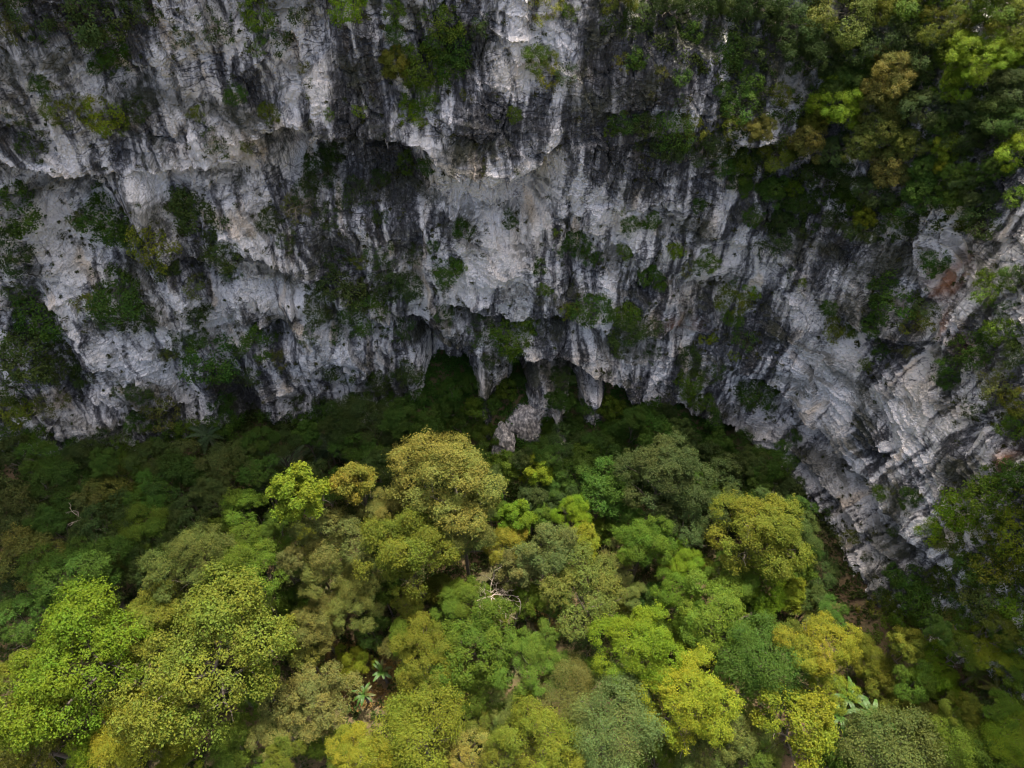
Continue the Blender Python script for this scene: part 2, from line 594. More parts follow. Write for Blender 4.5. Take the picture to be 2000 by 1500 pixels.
def relief(u, z):
    wu = u + 0.45 * fbm(u / 4.0, z / 4.0, 3, 11)
    wz = z + 0.45 * fbm(u / 4.0, z / 4.0, 3, 21)
    right = sstep(26, 36, u)                 # slab-like bedded wall
    left = 1 - sstep(-22, -4, u)             # deeply ribbed wall
    d = 1.2 * fbm(u / 17, z / 16, 3, 1) + 0.30 * fbm(u / 6, z / 8, 2, 5)
    d = d * (1 - 0.5 * right)
    ck = np.clip(0.15 + 1.3 * fbm(u / 3.5, z / 3.5, 2, 79), 0, 1)
    sk = 0.18 * z * right                    # joints of the right wall lean
    f, c = facets((wu + sk) / 4.6, wz / (6.5 - 2.4 * right), 100, 1.5)
    d = d + (0.80 - 0.35 * right) * f - 0.35 * c * ck
    f, c = facets((wu + sk) / 1.9, wz / (3.4 - 1.2 * right), 200, 1.1)
    d = d + (0.55 - 0.32 * right) * f - 0.40 * c * ck
    f, c = facets((wu + sk) / 0.95, wz / 1.35, 250, 1.1)
    d = d + (0.22 - 0.10 * right) * f - 0.22 * c * ck
    f, c = facets((wu + sk) / 0.48, wz / 0.62, 300, 1.5)
    msk = 0.6 + 0.8 * fbm(u / 5, z / 5, 2, 77)
    d = d + np.clip(msk, 0.25, 1.3) * ((0.16 - 0.08 * right) * f - 0.12 * c)
    rid = 1 - np.abs(perlin(wu / 1.25, wz / 10.0, 41))
    rid2 = 1 - np.abs(perlin(wu / 0.52, wz / 5.0, 43))
    fm = np.clip(0.30 + 1.0 * fbm(u / 9, z / 9, 2, 51) + 0.25 * left - 0.40 * right, 0.0, 1.2)
    d = d + fm * (0.42 * (rid ** 2 - 0.5) + 0.22 * (rid2 ** 2 - 0.5))
    # beds: overhanging or ledge-topped steps
    t = (wz + 0.05 * u) / 3.6 + 0.5 * perlin(u / 12, z * 0, 61)
    fr = t - np.floor(t)
    sg = hsh(np.floor(t).astype(np.int64), np.floor(u / 9 + 0.5 * perlin(u / 6, t, 3)).astype(np.int64), 5) - 0.35
    d = d + 1.5 * sg * (fr ** 4 - 0.2) * np.clip(0.5 + fbm(u / 6, z / 7, 2, 63), 0, 1.2)
    t2 = (wz + 0.1 * u) / 1.05
    fr2 = t2 - np.floor(t2)
    d = d + (0.16 + 0.34 * right) * (fr2 ** 5 - 0.2) * np.clip(0.5 + 1.2 * fbm(u / 4, z / 4, 2, 65), 0, 1.2)
    for P, w, dep in GULLY:
        o = np.argsort(P[:, 1])
        zz, uu = P[o, 1], P[o, 0]
        uc = np.interp(z, zz, uu) + 0.5 * perlin(z / 2.5, z * 0 + w, 91)
        win = sstep(zz[0] - 1.5, zz[0] + 2.5, z) * (1 - sstep(zz[-1] - 2, zz[-1] + 2, z))
        d = d - 0.62 * dep * win * np.exp(-((u - uc) / w) ** 2)
    for P, dep, hgt, bul in OVER:
        o = np.argsort(P[:, 0])
        uu, zz = P[o, 0], P[o, 1]
        lz = np.interp(u, uu, zz) + 0.35 * perlin(u / 1.4, u * 0 + dep, 95) + 0.25 * np.abs(perlin(u / 0.5, u * 0 + hgt, 96))
        e = 0.8 if dep > 5 else 1.6
        win = sstep(uu[0] - 0.5, uu[0] + e + 1, u) * (1 - sstep(uu[-1] - e - 1, uu[-1] + 0.5, u))
        b = lz - z
        top = sstep(0.0, 0.45 + 0.06 * dep, b)
        var = 1 + 0.25 * perlin(u / 4, z / 4, 97)
        rec = top * (1 - 0.9 * sstep(0.35 * hgt, hgt, b))
        d = d - win * dep * var * rec
        d = d + 0.6 * win * bul * np.exp(-(np.minimum(b, 0) / 2.2) ** 2) * (1 - top)
    for (uc, zc, w, am) in CAVE_RIBS:
        uw = uc + 0.35 * perlin(z / 1.6, z * 0 + w * 7, 93) - 0.06 * (z - zc)
        below = np.clip(zc - z, 0, 14)
        d = d + am * (1 + 0.045 * below) * np.exp(-((u - uw) / (w * (1 + 0.07 * below))) ** 4) * (1 - sstep(zc - 1.5, zc + 1.5, z))
    return d


def patch_sum(u, z, items):
    r = np.zeros_like(u)
    for (px, py, rx, ry, a) in items:
        cu, cz = pix2uz(px, py)
        eu, ez = pix2uz(px + rx, py)
        fu, fz = pix2uz(px, py + ry)
        su = max(1.0, math.hypot(eu - cu, 0.6 * (ez - cz)))
        szz = max(1.0, abs(fz - cz))
        r = r + a * np.exp(-(((u - cu) / su) ** 2 + ((z - cz) / szz) ** 2))
    return r


PALE = [(930, 370, 90, 75, .50), (960, 480, 70, 80, .40), (110, 450, 50, 110, .40), (100, 570, 50, 60, .30), (1600, 760, 90, 60, .50),
        (1760, 840, 60, 100, .45), (1640, 900, 100, 60, .30), (1650, 1050, 90, 120, .30), (940, 560, 90, 50, .40), (240, 690, 80, 80, .30),
        (620, 730, 70, 60, .25), (460, 330, 70, 60, .25), (340, 200, 60, 60, .30), (60, 130, 60, 60, .20), (300, 370, 80, 40, .25),
        (1010, 100, 30, 100, .30), (1080, 300, 50, 40, .30), (1960, 390, 50, 40, -.1), (1850, 500, 80, 40, .25), (500, 470, 50, 50, .25),
        (540, 600, 60, 40, .25), (440, 650, 30, 40, .3), (1180, 420, 60, 60, .15), (1000, 580, 90, 40, .15), (1340, 220, 60, 40, .2),
        (980, 250, 130, 60, -.35), (1300, 340, 140, 70, -.25), (720, 330, 70, 80, -.30), (780, 450, 90, 80, -.15), (1500, 640, 80, 40, -.35),
        (1860, 880, 70, 60, -.35), (700, 150, 80, 100, -.12), (1200, 150, 120, 100, -.25), (1450, 180, 120, 90, -.25), (1600, 480, 100, 60, -.15),
        (1690, 880, 30, 60, -.35), (850, 420, 40, 50, -.2), (640, 440, 50, 60, -.15), (900, 60, 60, 60, -.2)]
OCHRE = [(830, 380, 20, 50, .7), (1060, 470, 60, 60, .4), (1340, 620, 60, 40, .6), (1680, 620, 100, 60, .45), (1850, 760, 120, 60, .5),
         (1400, 440, 30, 60, .35), (1100, 740, 150, 60, .8), (1350, 580, 60, 40, .3), (1900, 520, 60, 60, .4), (450, 300, 120, 60, .25)]
RUST = [(1850, 540, 18, 45, .9), (1845, 640, 18, 40, .5), (1900, 690, 20, 40, .35), (1330, 640, 30, 14, .4), (1960, 900, 12, 40, .3)]

# ---------------------------------------------------------------- cliff mesh
DU = 0.125
uarr = np.r_[np.arange(-160, -68, 1.0), np.arange(-68, 66, DU), np.arange(66, 110, 1.0)]
zarr = np.r_[np.arange(-4, 0, 0.4), np.arange(0, 56, 0.12)]
NTOP, NPLAT = 22, 8
UU, ZZ = np.meshgrid(uarr, zarr)
rl = relief(UU, ZZ)
X, Y, Z = base_point(UU, ZZ, rl)
rz = rim_z(uarr) + 2.0 * fbm(uarr / 9, uarr * 0, 3, 15)
tt = np.linspace(0, 1, NTOP + 1)[1:, None]
Zt = zarr[-1] + (rz[None, :] - zarr[-1]) * tt
Ut = np.repeat(uarr[None, :], NTOP, 0)
rt = 1.6 * fbm(Ut / 15, Zt / 15, 4, 1) + (rl[-1][None, :] - 1.6 * fbm(uarr / 15, uarr * 0 + zarr[-1] / 15, 4, 1)[None, :]) * (1 - tt)
Xt, Yt, _ = base_point(Ut, Zt, rt)
pp = np.linspace(0, 1, NPLAT + 1)[1:, None]
nx, ny = fnorm(uarr)
Xp = Xt[-1][None, :] - nx[None, :] * 60 * pp
Yp = Yt[-1][None, :] - ny[None, :] * 60 * pp
Zp = Zt[-1][None, :] + 4 * pp
VX = np.vstack([X, Xt, Xp])
VY = np.vstack([Y, Yt, Yp])
VZ = np.vstack([Z, Zt, Zp])
nr, nc = VX.shape
V = np.stack([VX.ravel(), VY.ravel(), VZ.ravel()], 1)
idx = np.arange(nr * nc).reshape(nr, nc)
F = np.stack([idx[:-1, :-1].ravel(), idx[:-1, 1:].ravel(), idx[1:, 1:].ravel(), idx[1:, :-1].ravel()], 1)

# colour of the stone itself: pale clean limestone, dark weathering streaks, ochre and rust stains, moss
wu = UU + 0.7 * fbm(UU / 3, ZZ / 5, 3, 401)
S = 0.47 + 0.46 * fbm(wu / 1.05, ZZ / 13, 3, 411) + 0.34 * fbm(UU / 7, ZZ / 9, 3, 421) + 0.28 * perlin(wu / 0.45, ZZ / 6, 431)
S = S + 0.35 * sstep(26, 36, UU) * fbm((UU + 0.25 * ZZ) / 2.4, ZZ / 16, 2, 481)
S = S + 1.6 * patch_sum(UU, ZZ, PALE) * (1 + 0.7 * fbm(wu / 2.2, ZZ / 6, 2, 441))
f, c = facets(wu / 1.7, ZZ / 2.6, 200)
S = S + 0.22 * f
pale = np.clip(0.05 + 1.0 * sstep(0.05, 0.95, S) + 0.15 * (S - 0.5), -0.1, 1.25)
ochre = np.clip(patch_sum(UU, ZZ, OCHRE) * (0.6 + 1.2 * fbm(wu / 1.6, ZZ / 5, 3, 451)), 0, 1)
ochre = np.clip(ochre + 0.7 * sstep(0.45, 0.8, fbm(wu / 2.5, ZZ / 7, 3, 455)), 0, 1)
rust = np.clip(1.5 * patch_sum(UU, ZZ, RUST) * (0.8 + 1.5 * fbm(wu / 1.2, ZZ / 4, 3, 461)), 0, 0.9)
gx = np.gradient(rl, axis=0) / 0.12      # outward gain with height: negative = ledge top
moss = sstep(0.15, 0.9, fbm(UU / 5, ZZ / 4, 4, 471) + 0.45 * (gx < -0.5) + 0.1 * perlin(UU / .5, ZZ / .5, 475))
moss = np.clip(moss * 0.75, 0, 0.8)
colr = np.zeros((nr, nc, 4), np.float32)
nb = len(zarr)
for k, a in enumerate((pale, ochre, rust, moss)):
    colr[:nb, :, k] = a
    colr[nb:, :, k] = a[-1][None, :]
cliff = link("cliff", new_mesh("cliff", V, F, M_ROCK, [("rock", 'FLOAT_COLOR', 'POINT', colr.reshape(-1, 4))]))
cliff["kind"] = "structure"

# ---------------------------------------------------------------- ground
foot_pts = CV[::4]


def ground_z(x, y):
    x = np.asarray(x, float)
    y = np.asarray(y, float)
    g = 1.1 * fbm(x / 15, y / 15, 3, 501) + 0.25 * fbm(x / 3, y / 3, 2, 505)
    # talus heaped into the low cave, scree at the foot of the right wall
    wx = sstep(-16, -9, x) * (1 - sstep(17, 27, x))
    g = g + 6.3 * sstep(43, 56, y) * wx
    xr = np.interp(y, [-30, -6, 7, 17, 25, 31, 38, 44, 50], [60, 50, 44, 39.5, 36.5, 35, 34, 31.5, 22])
    d = xr - x
    hr = np.interp(y, [-30, 0, 12, 20, 28, 34], [15, 14, 12, 8.5, 3.5, 1])
    g = g + hr * np.exp(-np.maximum(d, -3) / 6.0) * (d > -40)
    yl = np.interp(x, [-120, -90, -62, -50, -25, 0, 30], [24, 39, 45, 47, 49.5, 50, 46])
    g = g + 2.2 * np.exp(-np.maximum(yl - y, 0) / 4.0) * (x < 25)
    return g


gx_, gy_ = np.meshgrid(np.arange(-150, 76, 1.0), np.arange(-70, 72, 1.0))
gzv = ground_z(gx_, gy_)
gi = np.arange(gx_.size).reshape(gx_.shape)
GV = np.stack([gx_.ravel(), gy_.ravel(), gzv.ravel()], 1)
GF = np.stack([gi[:-1, :-1].ravel(), gi[:-1, 1:].ravel(), gi[1:, 1:].ravel(), gi[1:, :-1].ravel()], 1)
ground = link("ground", new_mesh("ground", GV, GF, M_FLOOR, smooth=True))
ground["kind"] = "structure"

# ---------------------------------------------------------------- what stands at a photo pixel: nearest surface point
BW, BH, BS = 500, 375, 4.0


def zbuffer(P):
    px, py, d = project(P[:, 0], P[:, 1], P[:, 2])
    bx = np.floor(px / BS).astype(int)
    by = np.floor(py / BS).astype(int)
    ok = (bx >= 0) & (bx < BW) & (by >= 0) & (by < BH) & (d > 1)
    ii = np.nonzero(ok)[0]
    key = by[ii] * BW + bx[ii]
    o = np.lexsort((d[ii], key))
    k2, first = np.unique(key[o], return_index=True)
    zb = np.full(BW * BH, -1, np.int64)
    zb[k2] = ii[o][first]
    return zb.reshape(BH, BW)


CLIFF_ZB = zbuffer(V)
nxy = np.stack(fnorm(uarr), 1)


def cliff_at(px, py):
    """visible cliff point under a pixel, its outward plan normal"""
    cx, cy = int(np.clip(px / BS, 0, BW - 1)), int(np.clip(py / BS, 0, BH - 1))
    for r in range(0, 60):
        y0, y1, x0, x1 = max(cy - r, 0), min(cy + r + 1, BH), max(cx - r, 0), min(cx + r + 1, BW)
        w = CLIFF_ZB[y0:y1, x0:x1]
        w = w[w >= 0]
        if len(w):
            k = w[len(w) // 2]
            return V[k], nxy[k % nc], k
    return None, None, None
# ---------------------------------------------------------------- plant shapes (each built once, shared by its copies)
def unit(v):
    return v / np.maximum(np.linalg.norm(v, axis=-1, keepdims=True), 1e-6)


def leaf_quads(pos, nrm, size, rng, wid=0.62):
    """kite-shaped leaves: centre, facing, length -> vertices and quads"""
    n = len(pos)
    nrm = unit(nrm)
    t = unit(np.cross(nrm, rng.normal(size=(n, 3))))
    b = np.cross(nrm, t)
    s = size[:, None]
    fold = nrm * s * 0.14
    v = np.stack([pos - t * s * 0.5, pos + b * s * wid * 0.5 + fold, pos + t * s * 0.55, pos - b * s * wid * 0.5 + fold], 1)
    f = np.arange(n * 4).reshape(n, 4)
    return v.reshape(-1, 3), f


def crown_mesh(name, seed, Rr, H, lobes, lobe_r, clump_n, clump_r, leaf_n, leaf, spread=0.62, zmin=-0.35, mat=None, droop=0.0, shape=None):
    rng = np.random.default_rng(seed)
    k = np.arange(lobes) + 0.5
    zc = 1 - (1 - zmin) * k / lobes
    ph = k * 2.39996 + rng.uniform(0, 6)
    d = np.stack([np.sqrt(np.maximum(1 - zc ** 2, 0)) * np.cos(ph), np.sqrt(np.maximum(1 - zc ** 2, 0)) * np.sin(ph), zc], 1)
    d = unit(d + rng.normal(size=d.shape) * 0.18)
    C = d * np.array([Rr, Rr, H]) * (spread * rng.uniform(0.5, 1.18, lobes))[:, None]
    if shape == 'tall':
        C[:, :2] *= (1.12 - 0.45 * (C[:, 2:3] / H + 0.3))
    C[:, :2] *= np.array([rng.uniform(.74, 1.1), rng.uniform(.74, 1.1)])
    LR = lobe_r * Rr * rng.uniform(0.65, 1.4, lobes)
    P, O, LI = [], [], []
    for i in range(lobes):
        m = max(6, int(clump_n * (LR[i] / (lobe_r * Rr)) ** 2))
        q = unit(rng.normal(size=(m, 3)) + d[i] * 0.55 + np.array([0, 0, 0.25]))
        p = C[i] + q * (LR[i] * (rng.uniform(0.72, 1.1, m) + (rng.uniform(size=m) < .13) * rng.uniform(.1, .38, m)))[:, None] * np.array([1, 1, 0.8])
        dist = np.linalg.norm((p[:, None, :] - C[None]) / LR[None, :, None], axis=2)
        dist[:, i] = 9
        keep = dist.min(1) > 0.72
        P.append(p[keep])
        O.append(q[keep])
        LI.append(np.full(keep.sum(), i))
    P = np.vstack(P)
    O = np.vstack(O)
    LI = np.concatenate(LI)
    nC = len(P)
    per = np.maximum(3, rng.poisson(leaf_n, nC))
    ci = np.repeat(np.arange(nC), per)
    n = len(ci)
    off = rng.normal(size=(n, 3)) * clump_r * np.array([0.5, 0.5, 0.34])
    pos = P[ci] + off
    pos[:, 2] -= droop * np.linalg.norm(off[:, :2], axis=1)
    nr_ = O[ci] * 0.5 + np.array([0, 0, 0.55]) + unit(off) * 0.35 + rng.normal(size=(n, 3)) * 0.42
    sz = leaf * rng.uniform(0.65, 1.3, n)
    v, f = leaf_quads(pos, nr_, sz, rng)
    cv = .55 * rng.uniform(0, 1, nC) + .45 * rng.uniform(0, 1, lobes)[LI]
    hv = .45 * rng.uniform(0, 1, nC) + .55 * rng.uniform(0, 1, lobes)[LI]
    var = np.zeros((n, 4), np.float32)
    var[:, 0] = np.clip(0.5 + (cv[ci] - 0.5) * 0.75 + rng.normal(size=n) * 0.2, 0, 1)
    var[:, 1] = np.clip(0.5 + (hv[ci] - 0.5) * 1.1 + rng.normal(size=n) * 0.22, 0, 1)
    return new_mesh(name, v, f, mat or M_LEAF, [("var", 'FLOAT_COLOR', 'FACE', var)])


def tube(path, rad, sides=6):
    path = np.asarray(path, float)
    n = len(path)
    t = np.gradient(path, axis=0)
    t = unit(t)
    a = unit(np.cross(t, np.array([0.31, 0.87, 0.39])))
    b = np.cross(t, a)
    ang = np.arange(sides) * 2 * math.pi / sides
    r = np.asarray(rad, float)[:, None, None]
    ring = path[:, None, :] + r * (np.cos(ang)[None, :, None] * a[:, None, :] + np.sin(ang)[None, :, None] * b[:, None, :])
    v = ring.reshape(-1, 3)
    f = []
    for i in range(n - 1):
        for j in range(sides):
            f.append((i * sides + j, i * sides + (j + 1) % sides, (i + 1) * sides + (j + 1) % sides, (i + 1) * sides + j))
    return v, np.array(f)


def join(parts):
    vs, fs, o = [], [], 0
    for v, f in parts:
        vs.append(v)
        fs.append(f + o)
        o += len(v)
    return np.vstack(vs), np.vstack(fs)


def limb(rng, p, d, length, r0, r1, wob=0.12, seg=6, up=0.0):
    pts = [np.array(p, float)]
    d = unit(np.array(d, float))
    for i in range(seg):
        d = unit(d + rng.normal(size=3) * wob + np.array([0, 0, up]))
        pts.append(pts[-1] + d * length / seg)
    return np.array(pts), np.linspace(r0, r1, seg + 1), d


def trunk_mesh(name, seed, h=10.0, rr=5.0, mat=None):
    """tapered trunk that forks into limbs reaching through the crown"""
    rng = np.random.default_rng(seed)
    parts = []
    p, r, d = limb(rng, (0, 0, -0.8), (0, 0, 1), h * 0.72 + 0.8, 0.30, 0.19, 0.04, 8)
    r[0] *= 1.5
    parts.append(tube(p, r, 8))
    for k in range(6):
        a = k * 1.047 + rng.uniform(-.4, .4)
        s = p[rng.integers(5, 9)]
        q, rq, dq = limb(rng, s, (math.cos(a), math.sin(a), rng.uniform(.5, 1.1)), rr * rng.uniform(.7, .95), 0.13, 0.05, 0.12, 5, 0.05)
        parts.append(tube(q, rq, 6))
        for j in range(3):
            s2 = q[rng.integers(2, 5)]
            q2, r2, _ = limb(rng, s2, dq + rng.normal(size=3) * .6, rr * .4, 0.05, 0.02, .15, 4, .05)
            parts.append(tube(q2, r2, 5))
    v, f = join(parts)
    return new_mesh(name, v, f, mat or M_BARK, smooth=True)


def stem_mesh(name, seed, h, rr):
    rng = np.random.default_rng(seed)
    parts = []
    for k in range(5):
        a = k * 1.26 + rng.uniform(-.4, .4)
        p, r, d = limb(rng, (0, 0, -0.35), (0.55 * math.cos(a), 0.55 * math.sin(a), 1), h * rng.uniform(.9, 1.25), 0.06, 0.02, 0.14, 5)
        parts.append(tube(p, r, 5))
    v, f = join(parts)
    return new_mesh(name, v, f, M_BARK, smooth=True)


PROTO = {}
# broad domes, cauliflower surface
PROTO['dome'] = [crown_mesh("crown_dome", 10 + i, 5, 3.9, 32, .215, 34, .40, (38, 28, 20, 34, 26)[i], (.15, .185, .225, .165, .20)[i], .88) for i in range(5)]
# several separate domes side by side
PROTO['lobed'] = [crown_mesh("crown_lobed", 30 + i, 5, 3.5, (17, 13, 22, 15, 19)[i], (.255, .29, .22, .27, .24)[i], 46, .41, (30, 24, 38, 20, 28)[i], (.175, .205, .15, .24, .185)[i], .90, -.15) for i in range(5)]
# the largest crowns: finer leaves
PROTO['grand'] = [crown_mesh("crown_grand", 60 + i, 5, 3.7, (30, 34, 27)[i], (.22, .205, .235)[i], 40, .38, 30, .155, .88, -.2) for i in range(3)]
# tall ovoid
PROTO['tall'] = [crown_mesh("crown_tall", 50 + i, 5, 6.0, 46, .20, 34, .38, 28, .155, .88, -.55, shape='tall') for i in range(1)]
# open, leafy sprays with gaps
PROTO['open'] = [crown_mesh("crown_open", 70 + i, 5, 5.0, 28, .20, 20, .60, 20, .36, .86, -.6) for i in range(3)]
# fine, feathery leaves
PROTO['feather'] = [crown_mesh("crown_feathery", 90 + i, 5, 3.4, 20, .30, 46, .70, 32, .17, .74, -.2, droop=.45) for i in range(3)]
# bushes and hanging shrubs of the rock face
PROTO['bush'] = [crown_mesh("foliage_bush", 110 + i, 2.0, 1.6, 12, .34, 15, .30, 15, .17, .76, -.5) for i in range(6)]
PROTO['hang'] = [crown_mesh("foliage_hanging", 130 + i, 2.0, 3.0, 17, .28, 12, .32, 14, .17, .82, -.95, droop=.5) for i in range(4)]
PROTO['wisp'] = [crown_mesh("foliage_sparse", 150 + i, 2.0, 1.8, 14, .26, 8, .30, 11, .17, .88, -.7) for i in range(4)]
TRUNKS = [trunk_mesh("tree_trunk", 200 + i) for i in range(4)]
STEMS = [stem_mesh("shrub_stem", 220 + i, 1.6, 2.0) for i in range(4)]

# leaf colours (linear, the plants' own)
COL = {
    'lime': (0.098, 0.158, 0.009), 'yellow': (0.138, 0.156, 0.012), 'olive': (0.090, 0.110, 0.013), 'green': (0.062, 0.106, 0.011),
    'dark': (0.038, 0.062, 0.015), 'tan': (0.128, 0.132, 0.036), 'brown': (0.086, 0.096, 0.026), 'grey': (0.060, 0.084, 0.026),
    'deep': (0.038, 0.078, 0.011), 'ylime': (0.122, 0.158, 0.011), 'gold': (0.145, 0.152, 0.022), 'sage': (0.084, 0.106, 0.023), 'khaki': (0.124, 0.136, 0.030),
}
CNAME = {'lime': 'lime green', 'yellow': 'golden yellow', 'olive': 'olive green', 'green': 'mid green', 'dark': 'dark green', 'tan': 'tan',
         'brown': 'brownish green', 'grey': 'grey green', 'deep': 'deep green', 'ylime': 'yellow green', 'gold': 'pale yellow', 'sage': 'sage green', 'khaki': 'khaki'}
PEND = []       # things waiting for their labels: (object, px, py, size word, colour word, noun, place, category, group)
prng = random.Random(5)


def jitter(c):
    k = prng.uniform(0.85, 1.18)
    return (c[0] * k * prng.uniform(.92, 1.08), c[1] * k, c[2] * k * prng.uniform(.85, 1.15), 1)


def tree(px, py, r, col, form='dome', hc=None, squash=None):
    """a forest tree whose crown centre is seen at a pixel; it grows from the ground below"""
    d = ray(px, py)
    t = 64.0
    for _ in range(12):
        Rm = r * t / FPX
        h = hc if hc else 2.5 + 1.25 * Rm
        x, y = d[0] * t, d[1] * t
        tgt = float(ground_z(x, y)) + h
        t += 0.7 * ((CAMZ - tgt) / -d[2] - t)
    S, nn, _k = cliff_at(px, py)
    if S is not None:
        tc_ = float(np.dot(S - np.array([0, 0, CAMZ]), d) / np.dot(d, d))
        t = min(t, tc_ - 0.55 * Rm)
    Rm = r * t / FPX
    x, y, z = d[0] * t, d[1] * t, CAMZ + d[2] * t
    gz0 = float(ground_z(x, y))
    h = max(z - gz0, 0.8 * Rm)
    root = bpy.data.objects.new("tree", None)
    sc.collection.objects.link(root)
    root.location = (x, y, gz0)
    root.rotation_euler = (0, 0, prng.uniform(0, 6.28))
    root.empty_display_size = 0.5
    s = Rm / 5.0 * 1.14
    sq = squash if squash else prng.uniform(.85, 1.1)
    pool = PROTO[form]
    if Rm > 3.4 and form in ('dome', 'lobed'):
        pool = PROTO['grand']
    elif col in ('dark', 'deep', 'grey') and form in ('dome', 'lobed'):
        pool = [pool[1], pool[3] if form == 'lobed' else pool[2]]
    c = link("crown", prng.choice(pool), root, (0, 0, h), (prng.uniform(-.08, .08), prng.uniform(-.08, .08), prng.uniform(0, 6)), (s, s, s * sq))
    c.color = jitter(COL[col])
    if col in ('dark', 'deep', 'grey'):
        k_ = prng.uniform(.8, 1.25)
        c.color = tuple(v * k_ for v in c.color[:3]) + (1,)
    tk = link("trunk", prng.choice(TRUNKS), root, (0, 0, 0), (0, 0, prng.uniform(0, 6)), (s, s, h / 10.0))
    return root, Rm


def shrub(px, py, r, col, form='bush', out=0.55, name="shrub"):
    """a bush rooted in the rock face at a pixel, leaning out towards the light"""
    S, nn, k = cliff_at(px, py)
    d = ray(px, py)
    t = float(np.dot(S - np.array([0, 0, CAMZ]), d) / np.dot(d, d))
    Rm = r * t / FPX
    ax = Vector((nn[0] * out * 1.2, nn[1] * out * 1.2, 0.8)).normalized()
    if form == 'hang':
        ax = Vector((nn[0] * 0.5, nn[1] * 0.5, 0.9)).normalized()
    p = Vector(S) - ax * Rm * 0.25
    root = bpy.data.objects.new(name, None)
    sc.collection.objects.link(root)
    root.location = p
    q = ax.to_track_quat('Z', 'Y') @ Quaternion((0, 0, 1), prng.uniform(0, 6.28))
    root.rotation_mode = 'QUATERNION'
    root.rotation_quaternion = q
    root.empty_display_size = 0.3
    big = form in ('dome', 'lobed', 'tall', 'open', 'feather')
    s = Rm / (5.0 if big else 2.0) * 1.18
    hh = Rm * (0.95 if big else 0.62)
    k_ = 1.3 if not big else 1.1
    c = link("crown" if big else "foliage", prng.choice([PROTO[form][1], PROTO[form][3]] if form in ("lobed", "dome") else PROTO[form]), root, (0, 0, hh), (0, 0, prng.uniform(0, 6)), (s, s, s * prng.uniform(.8, 1.1)))
    jc = jitter(COL[col])
    c.color = (jc[0] * k_, jc[1] * k_, jc[2] * k_, 1)
    if big:
        link("trunk", prng.choice(TRUNKS), root, (0, 0, 0), (0, 0, prng.uniform(0, 6)), (s, s, hh / 10.0))
    else:
        link("stem", prng.choice(STEMS), root, (0, 0, -0.2 * s), (0, 0, prng.uniform(0, 6)), (s, s, hh / 1.3))
    return root, Rm


